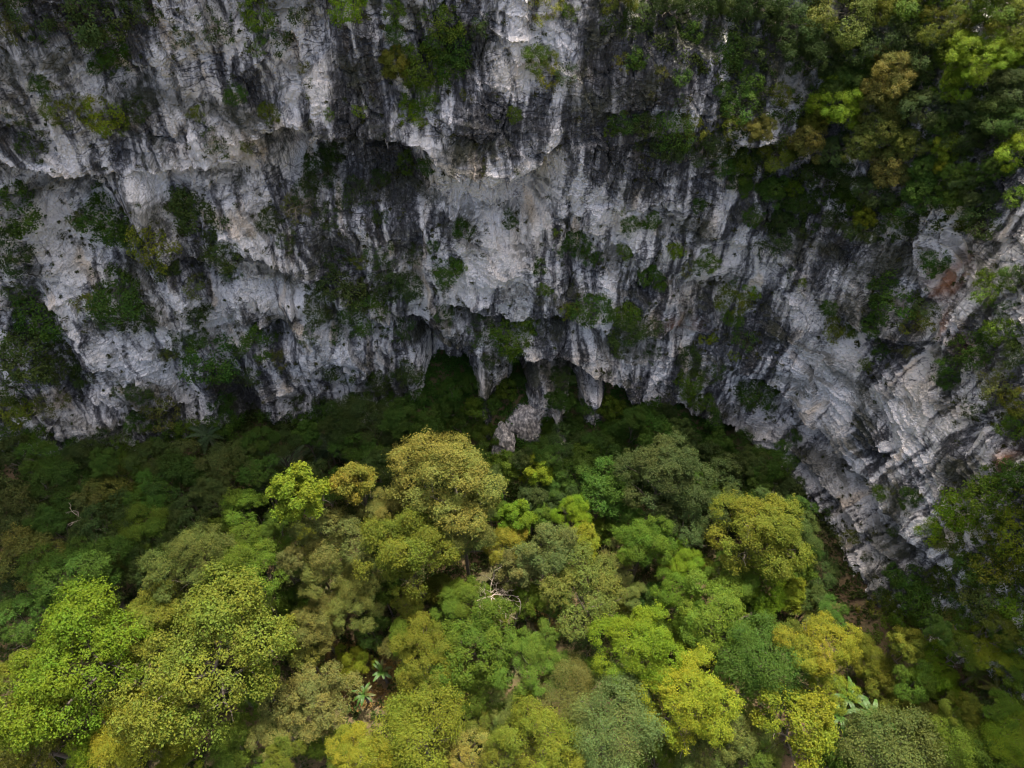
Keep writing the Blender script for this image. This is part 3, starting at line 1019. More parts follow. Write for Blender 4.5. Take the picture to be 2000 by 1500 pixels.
# ---------------------------------------------------------------- the forest, crown by crown (pixel, half width, colour, form, height, label)
FOREST = [
    # sunlit foreground, left
    (150, 1300, 125, 'lime', 'dome', 11, "broad bright lime green tree filling the lower left of the forest"),
    (38, 1330, 62, 'olive', 'lobed', 9, "olive tree at the left edge beside the broad lime tree"),
    (55, 1440, 75, 'olive', 'lobed', 8, "dull olive tree in the bottom left corner"),
    (410, 1290, 140, 'olive', 'lobed', 12, "very large olive tree right of the broad lime tree, largest crown of all"),
    (300, 1215, 65, 'olive', 'dome', 11, "rounded olive crown between the broad lime tree and the largest olive tree"),
    (265, 1440, 78, 'yellow', 'lobed', 9, "golden yellow tree at the bottom edge below the broad lime tree"),
    (185, 1475, 45, 'lime', 'dome', 7, "lime green tree left of the golden yellow one at the bottom edge"),
    (345, 1485, 38, 'ylime', 'lobed', 6, "small yellow green crown right of the golden yellow bottom-edge tree"),
    (388, 1105, 72, 'sage', 'dome', 12, "khaki-green domed tree at the shadow line above the largest olive tree"),
    (485, 1115, 70, 'green', 'dome', 12, "mid green tree touching the right side of the khaki-green domed tree"),
    (455, 1185, 50, 'sage', 'lobed', 10, "sage tree squeezed between the mid green crown and the largest olive tree"),
    (475, 995, 42, 'green', 'lobed', 12, "fresh green tree left of the slim yellow-lime tree"),
    (525, 1055, 38, 'green', 'lobed', 11, "fresh green tree below the slim yellow-lime tree"),
    (582, 962, 50, 'ylime', 'open', 16, "slim bright yellow-lime tree on a bare pale trunk"),
    (692, 940, 42, 'gold', 'open', 14, "narrow yellow-and-rust tree right of the slim yellow-lime tree"),
    (868, 945, 98, 'khaki', 'tall', 15, "tallest khaki tree with a domed top, centre of the forest edge"),
    (800, 1075, 90, 'olive', 'dome', 12, "big olive tree just below the tallest khaki tree"),
    (905, 1030, 62, 'sage', 'dome', 12, "sage tree under the right flank of the tallest khaki tree"),
    (770, 1000, 50, 'tan', 'lobed', 12, "tan crown under the left flank of the tallest khaki tree"),
    (655, 1045, 58, 'brown', 'lobed', 11, "brownish tree left of the big olive tree below the tan one"),
    (622, 1105, 48, 'sage', 'lobed', 10, "sage tree between the brownish tree and the small brown crown"),
    (567, 1095, 25, 'brown', 'open', 12, "small brown crown on a thin leaning trunk"),
    (700, 1120, 42, 'brown', 'lobed', 9, "brownish green crown at the left foot of the big olive tree"),
    (690, 1172, 48, 'sage', 'dome', 9, "rounded sage tree above the dry clearing"),
    (622, 1215, 52, 'brown', 'dome', 8, "brownish domed tree left of the dry clearing"),
    (605, 1283, 34, 'sage', 'lobed', 6, "sage bush-like tree at the left lip of the dry clearing"),
    (725, 1230, 36, 'deep', 'lobed', 5, "deep green tree in shade above the dry clearing"),
    (612, 1368, 66, 'tan', 'dome', 8, "khaki domed tree just below the dry clearing"),
    (548, 1425, 44, 'tan', 'lobed', 7, "khaki tree at the lower left of the khaki dome"),
    (640, 1450, 40, 'green', 'lobed', 5, "green low tree under the khaki dome near the bottom edge"),
    (470, 1455, 55, 'green', 'lobed', 6, "mid green tree below the largest olive tree at the bottom edge"),
    (690, 1300, 34, 'ylime', 'lobed', 4, "small bright yellow green tree standing in the dry clearing"),
    (775, 1262, 32, 'brown', 'lobed', 6, "small brownish tree right of the dry clearing"),
    # centre
    (835, 1290, 66, 'olive', 'dome', 9, "olive domed tree right of the two banana plants"),
    (930, 1262, 72, 'green', 'dome', 9, "leafy mid green tree left of the dark forest gap"),
    (1040, 1290, 55, 'green', 'dome', 9, "rounded mid green tree right of the dark forest gap"),
    (905, 1175, 48, 'green', 'lobed', 8, "mid green tree left of the leafless pale tree"),
    (1015, 1115, 36, 'brown', 'open', 9, "brown thin-leaved tree right of the leafless pale tree"),
    (985, 1062, 40, 'gold', 'lobed', 8, "yellow tree with brown patches above the leafless pale tree"),
    (1072, 1072, 55, 'grey', 'dome', 11, "grey green domed tree in the middle of the forest"),
    (1122, 1005, 33, 'lime', 'lobed', 10, "small lime crown above the yellow-lime one, mid forest"),
    (1135, 1060, 40, 'ylime', 'lobed', 10, "yellow-lime crown right of the grey green domed tree"),
    (1150, 1160, 68, 'sage', 'lobed', 10, "sage tree of several domes below the yellow-lime crown"),
    (1010, 1010, 32, 'lime', 'open', 9, "small lime tree right of the tallest khaki tree"),
    (985, 912, 30, 'green', 'open', 8, "fresh green leafy tree just below the two boulders"),
    (1048, 925, 30, 'ylime', 'open', 9, "pale lime sparse tree right of the fresh green one below the boulders"),
    (960, 985, 30, 'green', 'lobed', 7, "mid green crown tucked against the tan tree's right side"),
    (1040, 975, 36, 'dark', 'lobed', 8, "dark green tree above the small lime trees, mid forest"),
    (1258, 1062, 52, 'green', 'dome', 10, "mid green domed tree right of mid forest"),
    (1208, 1100, 40, 'brown', 'lobed', 9, "brown-leaved tree left of the mid green dome right of mid forest"),
    (1338, 1097, 33, 'lime', 'lobed', 9, "small lime round crown right of the mid green dome"),
    (1400, 1200, 72, 'green', 'lobed', 9, "wide green tree of many tufts above the feathery dark green dome"),
    (1430, 1140, 45, 'green', 'lobed', 9, "mid green crown above the wide tufted green tree"),
    (1325, 1165, 42, 'green', 'lobed', 8, "mid green crown left of the wide tufted green tree"),
    (1500, 1150, 42, 'lime', 'lobed', 8, "lime green crown above the tree fern at the wall foot"),
    (1545, 1160, 28, 'ylime', 'open', 8, "small yellow green crown touching the tree fern at the wall foot"),
    (1248, 1268, 80, 'lime', 'dome', 11, "rounded lime-green dome left of the bright yellow dome"),
    (1345, 1365, 84, 'ylime', 'lobed', 11, "bright yellow dome in the lower right of the forest"),
    (1500, 1298, 78, 'deep', 'feather', 10, "feathery deep green dome left of the tall yellow tree"),
    (1602, 1265, 58, 'yellow', 'lobed', 12, "tall yellow tree beside the feathery deep green dome"),
    (1612, 1335, 42, 'ylime', 'lobed', 10, "yellow green crown directly under the tall yellow tree"),
    (1560, 1412, 75, 'yellow', 'lobed', 10, "wide yellow tree left of the banana plants"),
    (1452, 1430, 52, 'sage', 'lobed', 8, "sage tree between the bright yellow dome and the wide yellow tree"),
    (1375, 1475, 50, 'sage', 'lobed', 7, "sage tree at the bottom edge below the bright yellow dome"),
    (1200, 1410, 78, 'grey', 'feather', 10, "tall grey green fine-leaved tree below the rounded lime-green dome"),
    (1112, 1345, 58, 'brown', 'feather', 9, "brownish feathery tree below the rounded mid green tree"),
    (1062, 1440, 72, 'olive', 'lobed', 9, "olive tree of several domes at the bottom centre"),
    (985, 1475, 48, 'olive', 'lobed', 8, "olive crown left of the bottom centre olive tree"),
    (820, 1425, 88, 'olive', 'feather', 9, "yellowish olive fine-leaved tree at the bottom, right of the lemon crown"),
    (905, 1470, 50, 'tan', 'lobed', 7, "tan crown at the bottom edge right of the yellowish olive tree"),
    (700, 1475, 55, 'yellow', 'dome', 9, "lemon yellow crown at the bottom edge left of centre"),
    (945, 1345, 46, 'green', 'lobed', 6, "mid green low tree below the leafy mid green tree"),
    (1000, 1395, 42, 'sage', 'lobed', 7, "sage crown above the bottom centre olive tree"),
    (795, 1395, 42, 'olive', 'feather', 6, "olive crown just below the banana plants of the clearing"),
    (1290, 1480, 45, 'green', 'lobed', 5, "green crown in the dark hollow right of the fine-leaved grey tree"),
    (1740, 1468, 92, 'grey', 'feather', 8, "wide grey green feathery tree at the bottom, right of the banana plants"),
    (1885, 1440, 58, 'green', 'feather', 7, "green feathery crown right of the wide grey feathery tree"),
    (1975, 1440, 52, 'lime', 'feather', 7, "bright lime crown in the bottom right corner"),
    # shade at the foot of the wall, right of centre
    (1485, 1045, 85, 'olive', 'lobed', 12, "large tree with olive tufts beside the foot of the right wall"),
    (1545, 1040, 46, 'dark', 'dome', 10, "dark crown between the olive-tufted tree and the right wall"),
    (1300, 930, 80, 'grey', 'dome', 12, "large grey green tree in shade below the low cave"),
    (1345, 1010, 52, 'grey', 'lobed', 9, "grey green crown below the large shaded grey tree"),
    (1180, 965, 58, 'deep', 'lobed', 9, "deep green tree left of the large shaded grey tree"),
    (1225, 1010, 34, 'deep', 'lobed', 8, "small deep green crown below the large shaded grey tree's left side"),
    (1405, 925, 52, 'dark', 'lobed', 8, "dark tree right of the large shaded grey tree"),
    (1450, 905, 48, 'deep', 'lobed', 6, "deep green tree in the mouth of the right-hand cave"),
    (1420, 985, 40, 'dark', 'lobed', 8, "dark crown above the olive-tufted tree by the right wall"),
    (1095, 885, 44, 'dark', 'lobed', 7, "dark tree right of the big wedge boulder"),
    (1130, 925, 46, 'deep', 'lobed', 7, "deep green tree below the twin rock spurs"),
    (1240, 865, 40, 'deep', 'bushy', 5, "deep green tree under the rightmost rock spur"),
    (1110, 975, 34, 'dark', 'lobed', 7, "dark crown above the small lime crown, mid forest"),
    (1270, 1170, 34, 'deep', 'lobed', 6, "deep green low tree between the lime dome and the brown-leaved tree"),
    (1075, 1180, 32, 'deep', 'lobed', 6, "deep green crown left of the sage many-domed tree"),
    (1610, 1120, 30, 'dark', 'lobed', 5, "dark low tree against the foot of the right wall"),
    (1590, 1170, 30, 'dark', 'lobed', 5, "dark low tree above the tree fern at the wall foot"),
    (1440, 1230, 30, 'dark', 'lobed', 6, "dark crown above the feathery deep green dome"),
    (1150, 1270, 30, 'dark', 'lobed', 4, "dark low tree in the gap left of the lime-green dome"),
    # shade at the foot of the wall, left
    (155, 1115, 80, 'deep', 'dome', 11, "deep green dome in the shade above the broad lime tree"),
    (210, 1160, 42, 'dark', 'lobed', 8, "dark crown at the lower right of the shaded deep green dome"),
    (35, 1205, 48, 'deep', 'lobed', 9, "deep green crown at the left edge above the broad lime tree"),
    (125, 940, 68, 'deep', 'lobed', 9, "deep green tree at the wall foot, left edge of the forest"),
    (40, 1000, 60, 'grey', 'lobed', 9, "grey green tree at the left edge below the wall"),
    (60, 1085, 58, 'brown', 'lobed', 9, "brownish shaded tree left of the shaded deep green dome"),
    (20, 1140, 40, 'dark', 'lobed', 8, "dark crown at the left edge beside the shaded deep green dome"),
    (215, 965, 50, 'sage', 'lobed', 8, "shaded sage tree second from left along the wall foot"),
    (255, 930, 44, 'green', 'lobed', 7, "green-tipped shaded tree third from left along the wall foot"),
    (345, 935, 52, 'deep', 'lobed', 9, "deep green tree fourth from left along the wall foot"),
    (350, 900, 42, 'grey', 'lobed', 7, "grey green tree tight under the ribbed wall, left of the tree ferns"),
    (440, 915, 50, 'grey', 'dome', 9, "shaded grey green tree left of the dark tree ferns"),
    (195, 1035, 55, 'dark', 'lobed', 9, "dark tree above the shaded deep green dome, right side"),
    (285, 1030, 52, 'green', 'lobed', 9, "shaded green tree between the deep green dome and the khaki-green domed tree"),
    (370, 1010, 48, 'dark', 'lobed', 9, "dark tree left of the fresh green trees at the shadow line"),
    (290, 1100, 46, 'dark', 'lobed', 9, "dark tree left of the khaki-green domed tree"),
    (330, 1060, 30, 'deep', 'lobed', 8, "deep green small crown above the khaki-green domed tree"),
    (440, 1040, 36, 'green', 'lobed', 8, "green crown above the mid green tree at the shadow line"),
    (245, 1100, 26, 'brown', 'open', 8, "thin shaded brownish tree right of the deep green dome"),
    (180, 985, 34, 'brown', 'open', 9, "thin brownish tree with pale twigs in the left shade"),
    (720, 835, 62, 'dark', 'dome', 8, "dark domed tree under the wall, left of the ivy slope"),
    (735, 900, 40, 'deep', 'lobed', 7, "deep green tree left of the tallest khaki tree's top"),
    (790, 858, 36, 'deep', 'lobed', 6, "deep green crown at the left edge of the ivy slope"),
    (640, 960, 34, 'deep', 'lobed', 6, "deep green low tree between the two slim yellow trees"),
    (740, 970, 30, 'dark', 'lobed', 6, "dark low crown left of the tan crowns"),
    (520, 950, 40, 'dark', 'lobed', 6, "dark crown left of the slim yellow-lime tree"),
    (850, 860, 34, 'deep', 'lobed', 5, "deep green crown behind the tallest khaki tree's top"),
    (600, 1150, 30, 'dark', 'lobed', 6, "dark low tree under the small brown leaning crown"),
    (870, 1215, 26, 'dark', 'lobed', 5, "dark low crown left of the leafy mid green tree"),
    # scrub at the right
    (1700, 1290, 40, 'olive', 'wispy', 4, "olive scrub tree right of the tall yellow tree"),
    (1825, 1295, 44, 'lime', 'lobed', 4, "lime scrub tree on the right slope above the fern pair"),
    (1940, 1275, 46, 'ylime', 'lobed', 4, "yellow green scrub tree near the right edge above the fern pair"),
    (1720, 1345, 34, 'olive', 'lobed', 4, "olive scrub tree above the banana plants"),
    (1760, 1395, 44, 'olive', 'lobed', 4, "olive scrub tree right of the banana plants"),
    (1815, 1405, 34, 'tan', 'lobed', 4, "tan scrub tree above the wide grey feathery tree"),
    (1850, 1355, 30, 'lime', 'lobed', 3, "lime scrub bush left of the fern pair"),
    (1990, 1310, 32, 'green', 'lobed', 4, "green scrub tree at the right edge beside the tan fern"),
    (1930, 1400, 34, 'dark', 'lobed', 3, "dark scrub bush below the fern pair"),
    (1665, 1290, 26, 'olive', 'lobed', 4, "small olive scrub tree touching the tall yellow tree"),
]
# low trees that close the canopy: labelled by colour, place and order
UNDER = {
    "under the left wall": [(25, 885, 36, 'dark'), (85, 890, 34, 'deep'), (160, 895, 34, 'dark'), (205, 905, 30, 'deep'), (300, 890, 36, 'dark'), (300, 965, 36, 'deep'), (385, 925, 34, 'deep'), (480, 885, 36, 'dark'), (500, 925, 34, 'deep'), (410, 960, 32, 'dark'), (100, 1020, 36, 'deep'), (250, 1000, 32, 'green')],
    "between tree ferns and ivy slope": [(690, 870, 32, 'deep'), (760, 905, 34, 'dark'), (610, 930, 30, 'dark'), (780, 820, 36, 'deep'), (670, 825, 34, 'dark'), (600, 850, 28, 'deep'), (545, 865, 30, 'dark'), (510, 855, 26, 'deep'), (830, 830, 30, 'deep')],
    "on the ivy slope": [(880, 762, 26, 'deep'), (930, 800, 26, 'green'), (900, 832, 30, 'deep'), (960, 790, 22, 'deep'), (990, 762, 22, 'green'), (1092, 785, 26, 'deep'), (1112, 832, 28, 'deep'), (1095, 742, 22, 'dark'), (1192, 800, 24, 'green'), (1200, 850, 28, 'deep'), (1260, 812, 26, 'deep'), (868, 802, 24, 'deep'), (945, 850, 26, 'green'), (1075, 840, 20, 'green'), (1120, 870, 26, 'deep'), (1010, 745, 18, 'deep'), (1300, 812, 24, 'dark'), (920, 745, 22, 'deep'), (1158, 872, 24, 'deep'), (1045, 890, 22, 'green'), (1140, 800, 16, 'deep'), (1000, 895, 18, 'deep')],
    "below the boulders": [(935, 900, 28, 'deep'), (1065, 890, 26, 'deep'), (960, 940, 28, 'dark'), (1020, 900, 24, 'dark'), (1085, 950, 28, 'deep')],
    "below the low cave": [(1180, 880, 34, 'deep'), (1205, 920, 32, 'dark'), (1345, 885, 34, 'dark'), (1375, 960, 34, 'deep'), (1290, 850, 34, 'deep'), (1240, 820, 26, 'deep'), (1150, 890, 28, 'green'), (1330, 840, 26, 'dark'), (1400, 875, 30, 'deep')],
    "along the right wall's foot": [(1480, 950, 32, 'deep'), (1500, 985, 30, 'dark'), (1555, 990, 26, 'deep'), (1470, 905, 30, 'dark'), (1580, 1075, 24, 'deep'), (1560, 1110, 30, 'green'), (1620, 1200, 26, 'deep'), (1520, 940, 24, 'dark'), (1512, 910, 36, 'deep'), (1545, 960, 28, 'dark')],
    "in the forest's left half": [(580, 1180, 34, 'green'), (560, 1240, 36, 'olive'), (510, 1340, 34, 'green'), (750, 1150, 32, 'green'), (860, 1150, 34, 'olive'), (540, 1020, 28, 'deep'), (590, 1050, 26, 'olive'), (740, 1080, 30, 'green'), (800, 1180, 34, 'olive'), (790, 1240, 32, 'green'), (100, 1395, 40, 'green'), (230, 1380, 38, 'olive'), (330, 1410, 40, 'green'), (545, 1490, 36, 'olive'), (770, 1480, 34, 'green')],
    "in the forest's right half": [(960, 1200, 30, 'olive'), (1030, 1170, 30, 'green'), (1100, 1120, 30, 'green'), (1190, 1040, 28, 'green'), (1200, 1190, 30, 'olive'), (1300, 1090, 26, 'olive'), (1380, 1120, 28, 'olive'), (1290, 1230, 28, 'green'), (1440, 1340, 36, 'green'), (1160, 1320, 34, 'green'), (1260, 1380, 34, 'olive'), (1490, 1490, 36, 'green'), (1120, 1490, 36, 'olive'), (940, 1420, 36, 'olive'), (880, 1350, 32, 'green'), (1640, 1480, 34, 'green'), (1480, 1190, 32, 'green'), (1545, 1240, 28, 'olive'), (1060, 1010, 26, 'green'), (1290, 1030, 28, 'deep'), (1340, 1240, 34, 'green'), (1230, 1160, 28, 'sage')],
    "on the lower right scrub slope": [(1790, 1340, 34, 'green'), (1880, 1390, 32, 'olive'), (1960, 1385, 34, 'green'), (1770, 1260, 30, 'olive'), (1880, 1270, 30, 'green'), (1820, 1460, 36, 'olive'), (1930, 1480, 36, 'green'), (1830, 1230, 26, 'deep'), (1960, 1230, 30, 'olive')],
}
for (px, py, r, col, form, hc, lab) in FOREST:
    form = {'bushy': 'lobed', 'wispy': 'lobed'}.get(form, form)
    o, Rm = tree(px, py, r, col, form, hc)
    tag(o, lab, "tree", "trees of the valley forest")
for plc, lst in UNDER.items():
    for (px, py, r, col) in lst:
        shade = col in ('dark', 'deep')
        o, Rm = tree(px, py, r, col, 'lobed' if prng.random() < .6 else ('dome' if shade else 'open'), 1.6 if plc == 'on the ivy slope' else prng.uniform(6, 11) if shade else prng.uniform(5, 8))
        ivy_b = plc == "on the ivy slope"
        if ivy_b:
            o.name = "shrub"
        PEND.append((o, px, py, "low", CNAME[col], "bush" if ivy_b else "understorey tree", ("on the ivy slope left of the wedge boulder" if px < 1030 else "on the ivy slope right of the wedge boulder") if ivy_b else plc, "shrub" if ivy_b else "tree", "bushes of the ivy slope" if ivy_b else "low trees of the valley forest"))
# ---------------------------------------------------------------- shrubs and small trees of the rock face
# place phrases: boxes of the photograph, first hit wins
PLACES = [
    (0, 835, 420, 900, "at the left wall's foot"), (420, 770, 840, 850, "at the wall foot, left of centre"),
    (0, 0, 300, 160, "in the top left gully"), (0, 160, 300, 330, "above the left overhang"),
    (300, 0, 620, 130, "among dead branches, top left"), (300, 130, 620, 300, "left of the upper cave"),
    (620, 0, 735, 60, "at the top edge"), (735, 0, 920, 270, "in the gully above the cave"),
    (540, 270, 760, 460, "inside the upper cave"), (760, 270, 870, 380, "at the right lip of the upper cave"),
    (920, 0, 1160, 260, "on the dark wall, top centre"), (600, 200, 735, 270, "on the upper cave's roof"),
    (0, 330, 120, 560, "beside the smooth pale panel"), (120, 330, 300, 540, "in the first left gully"),
    (300, 330, 480, 640, "in the second left gully"), (480, 380, 600, 520, "left below the upper cave"),
    (0, 560, 180, 860, "on the far left wall low down"), (180, 540, 330, 700, "on the ribbed left wall"),
    (180, 700, 360, 860, "low on the ribbed left wall"), (330, 640, 480, 860, "low in the second gully"),
    (480, 600, 600, 760, "under the small left overhang"), (580, 460, 830, 700, "in the dark central hollow"),
    (560, 700, 830, 800, "left of the ivy slope"),
    (830, 380, 960, 590, "left of the white streaked buttress"), (830, 590, 1070, 720, "above the low cave's left roof"),
    (960, 380, 1100, 600, "on the white streaked buttress"), (1080, 400, 1180, 560, "right of the white streaked buttress"),
    (1080, 580, 1300, 720, "on the ledge over the low cave"), (1180, 380, 1300, 580, "in the cracks right of the buttress"),
    (1300, 450, 1420, 560, "on the grey wall mid right"), (1390, 540, 1500, 720, "above the right-hand cave"),
    (1300, 680, 1450, 900, "hanging at the right-hand cave mouth"), (1440, 720, 1580, 900, "on the overhang right of the cave"),
    (1170, 100, 1380, 225, "on dark rock below the top trees"), (1170, 225, 1400, 440, "in the bushy band mid right"),
    (1590, 540, 1850, 780, "on the slabs of the right wall"), (1780, 470, 1870, 545, "left of the rust stain"),
    (1870, 480, 2000, 620, "right of the rust stain"), (1800, 620, 2000, 860, "on the right edge slabs"),
    (1600, 930, 1840, 1110, "low on the right wall"), (1700, 1110, 1840, 1260, "under the right wall's foot"),
    (1840, 880, 2000, 1260, "on the right edge slope"),
    (1380, 0, 1600, 150, "along the top edge, right of centre"), (1600, 0, 1780, 130, "in the top right wood, left part"),
    (1780, 0, 2000, 130, "in the top right corner"), (1160, 0, 1380, 100, "along the top edge over dark rock"),
    (1380, 150, 1600, 300, "at the left margin of the right wood"), (1600, 130, 1780, 260, "in the middle of the right wood"),
    (1780, 130, 2000, 260, "in the right wood near the edge"), (1380, 300, 1600, 540, "at the lower tip of the right wood"),
    (1600, 260, 1780, 390, "in the right wood's pale strip"), (1780, 260, 2000, 390, "at the right edge of the wood"),
    (1600, 390, 1780, 480, "under the right wood"), (1780, 390, 2000, 480, "above the pale corner slab"),
]


def place_of(px, py):
    for (x0, y0, x1, y1, s) in PLACES:
        if x0 <= px < x1 and y0 <= py < y1:
            return s
    return "on the rock face"


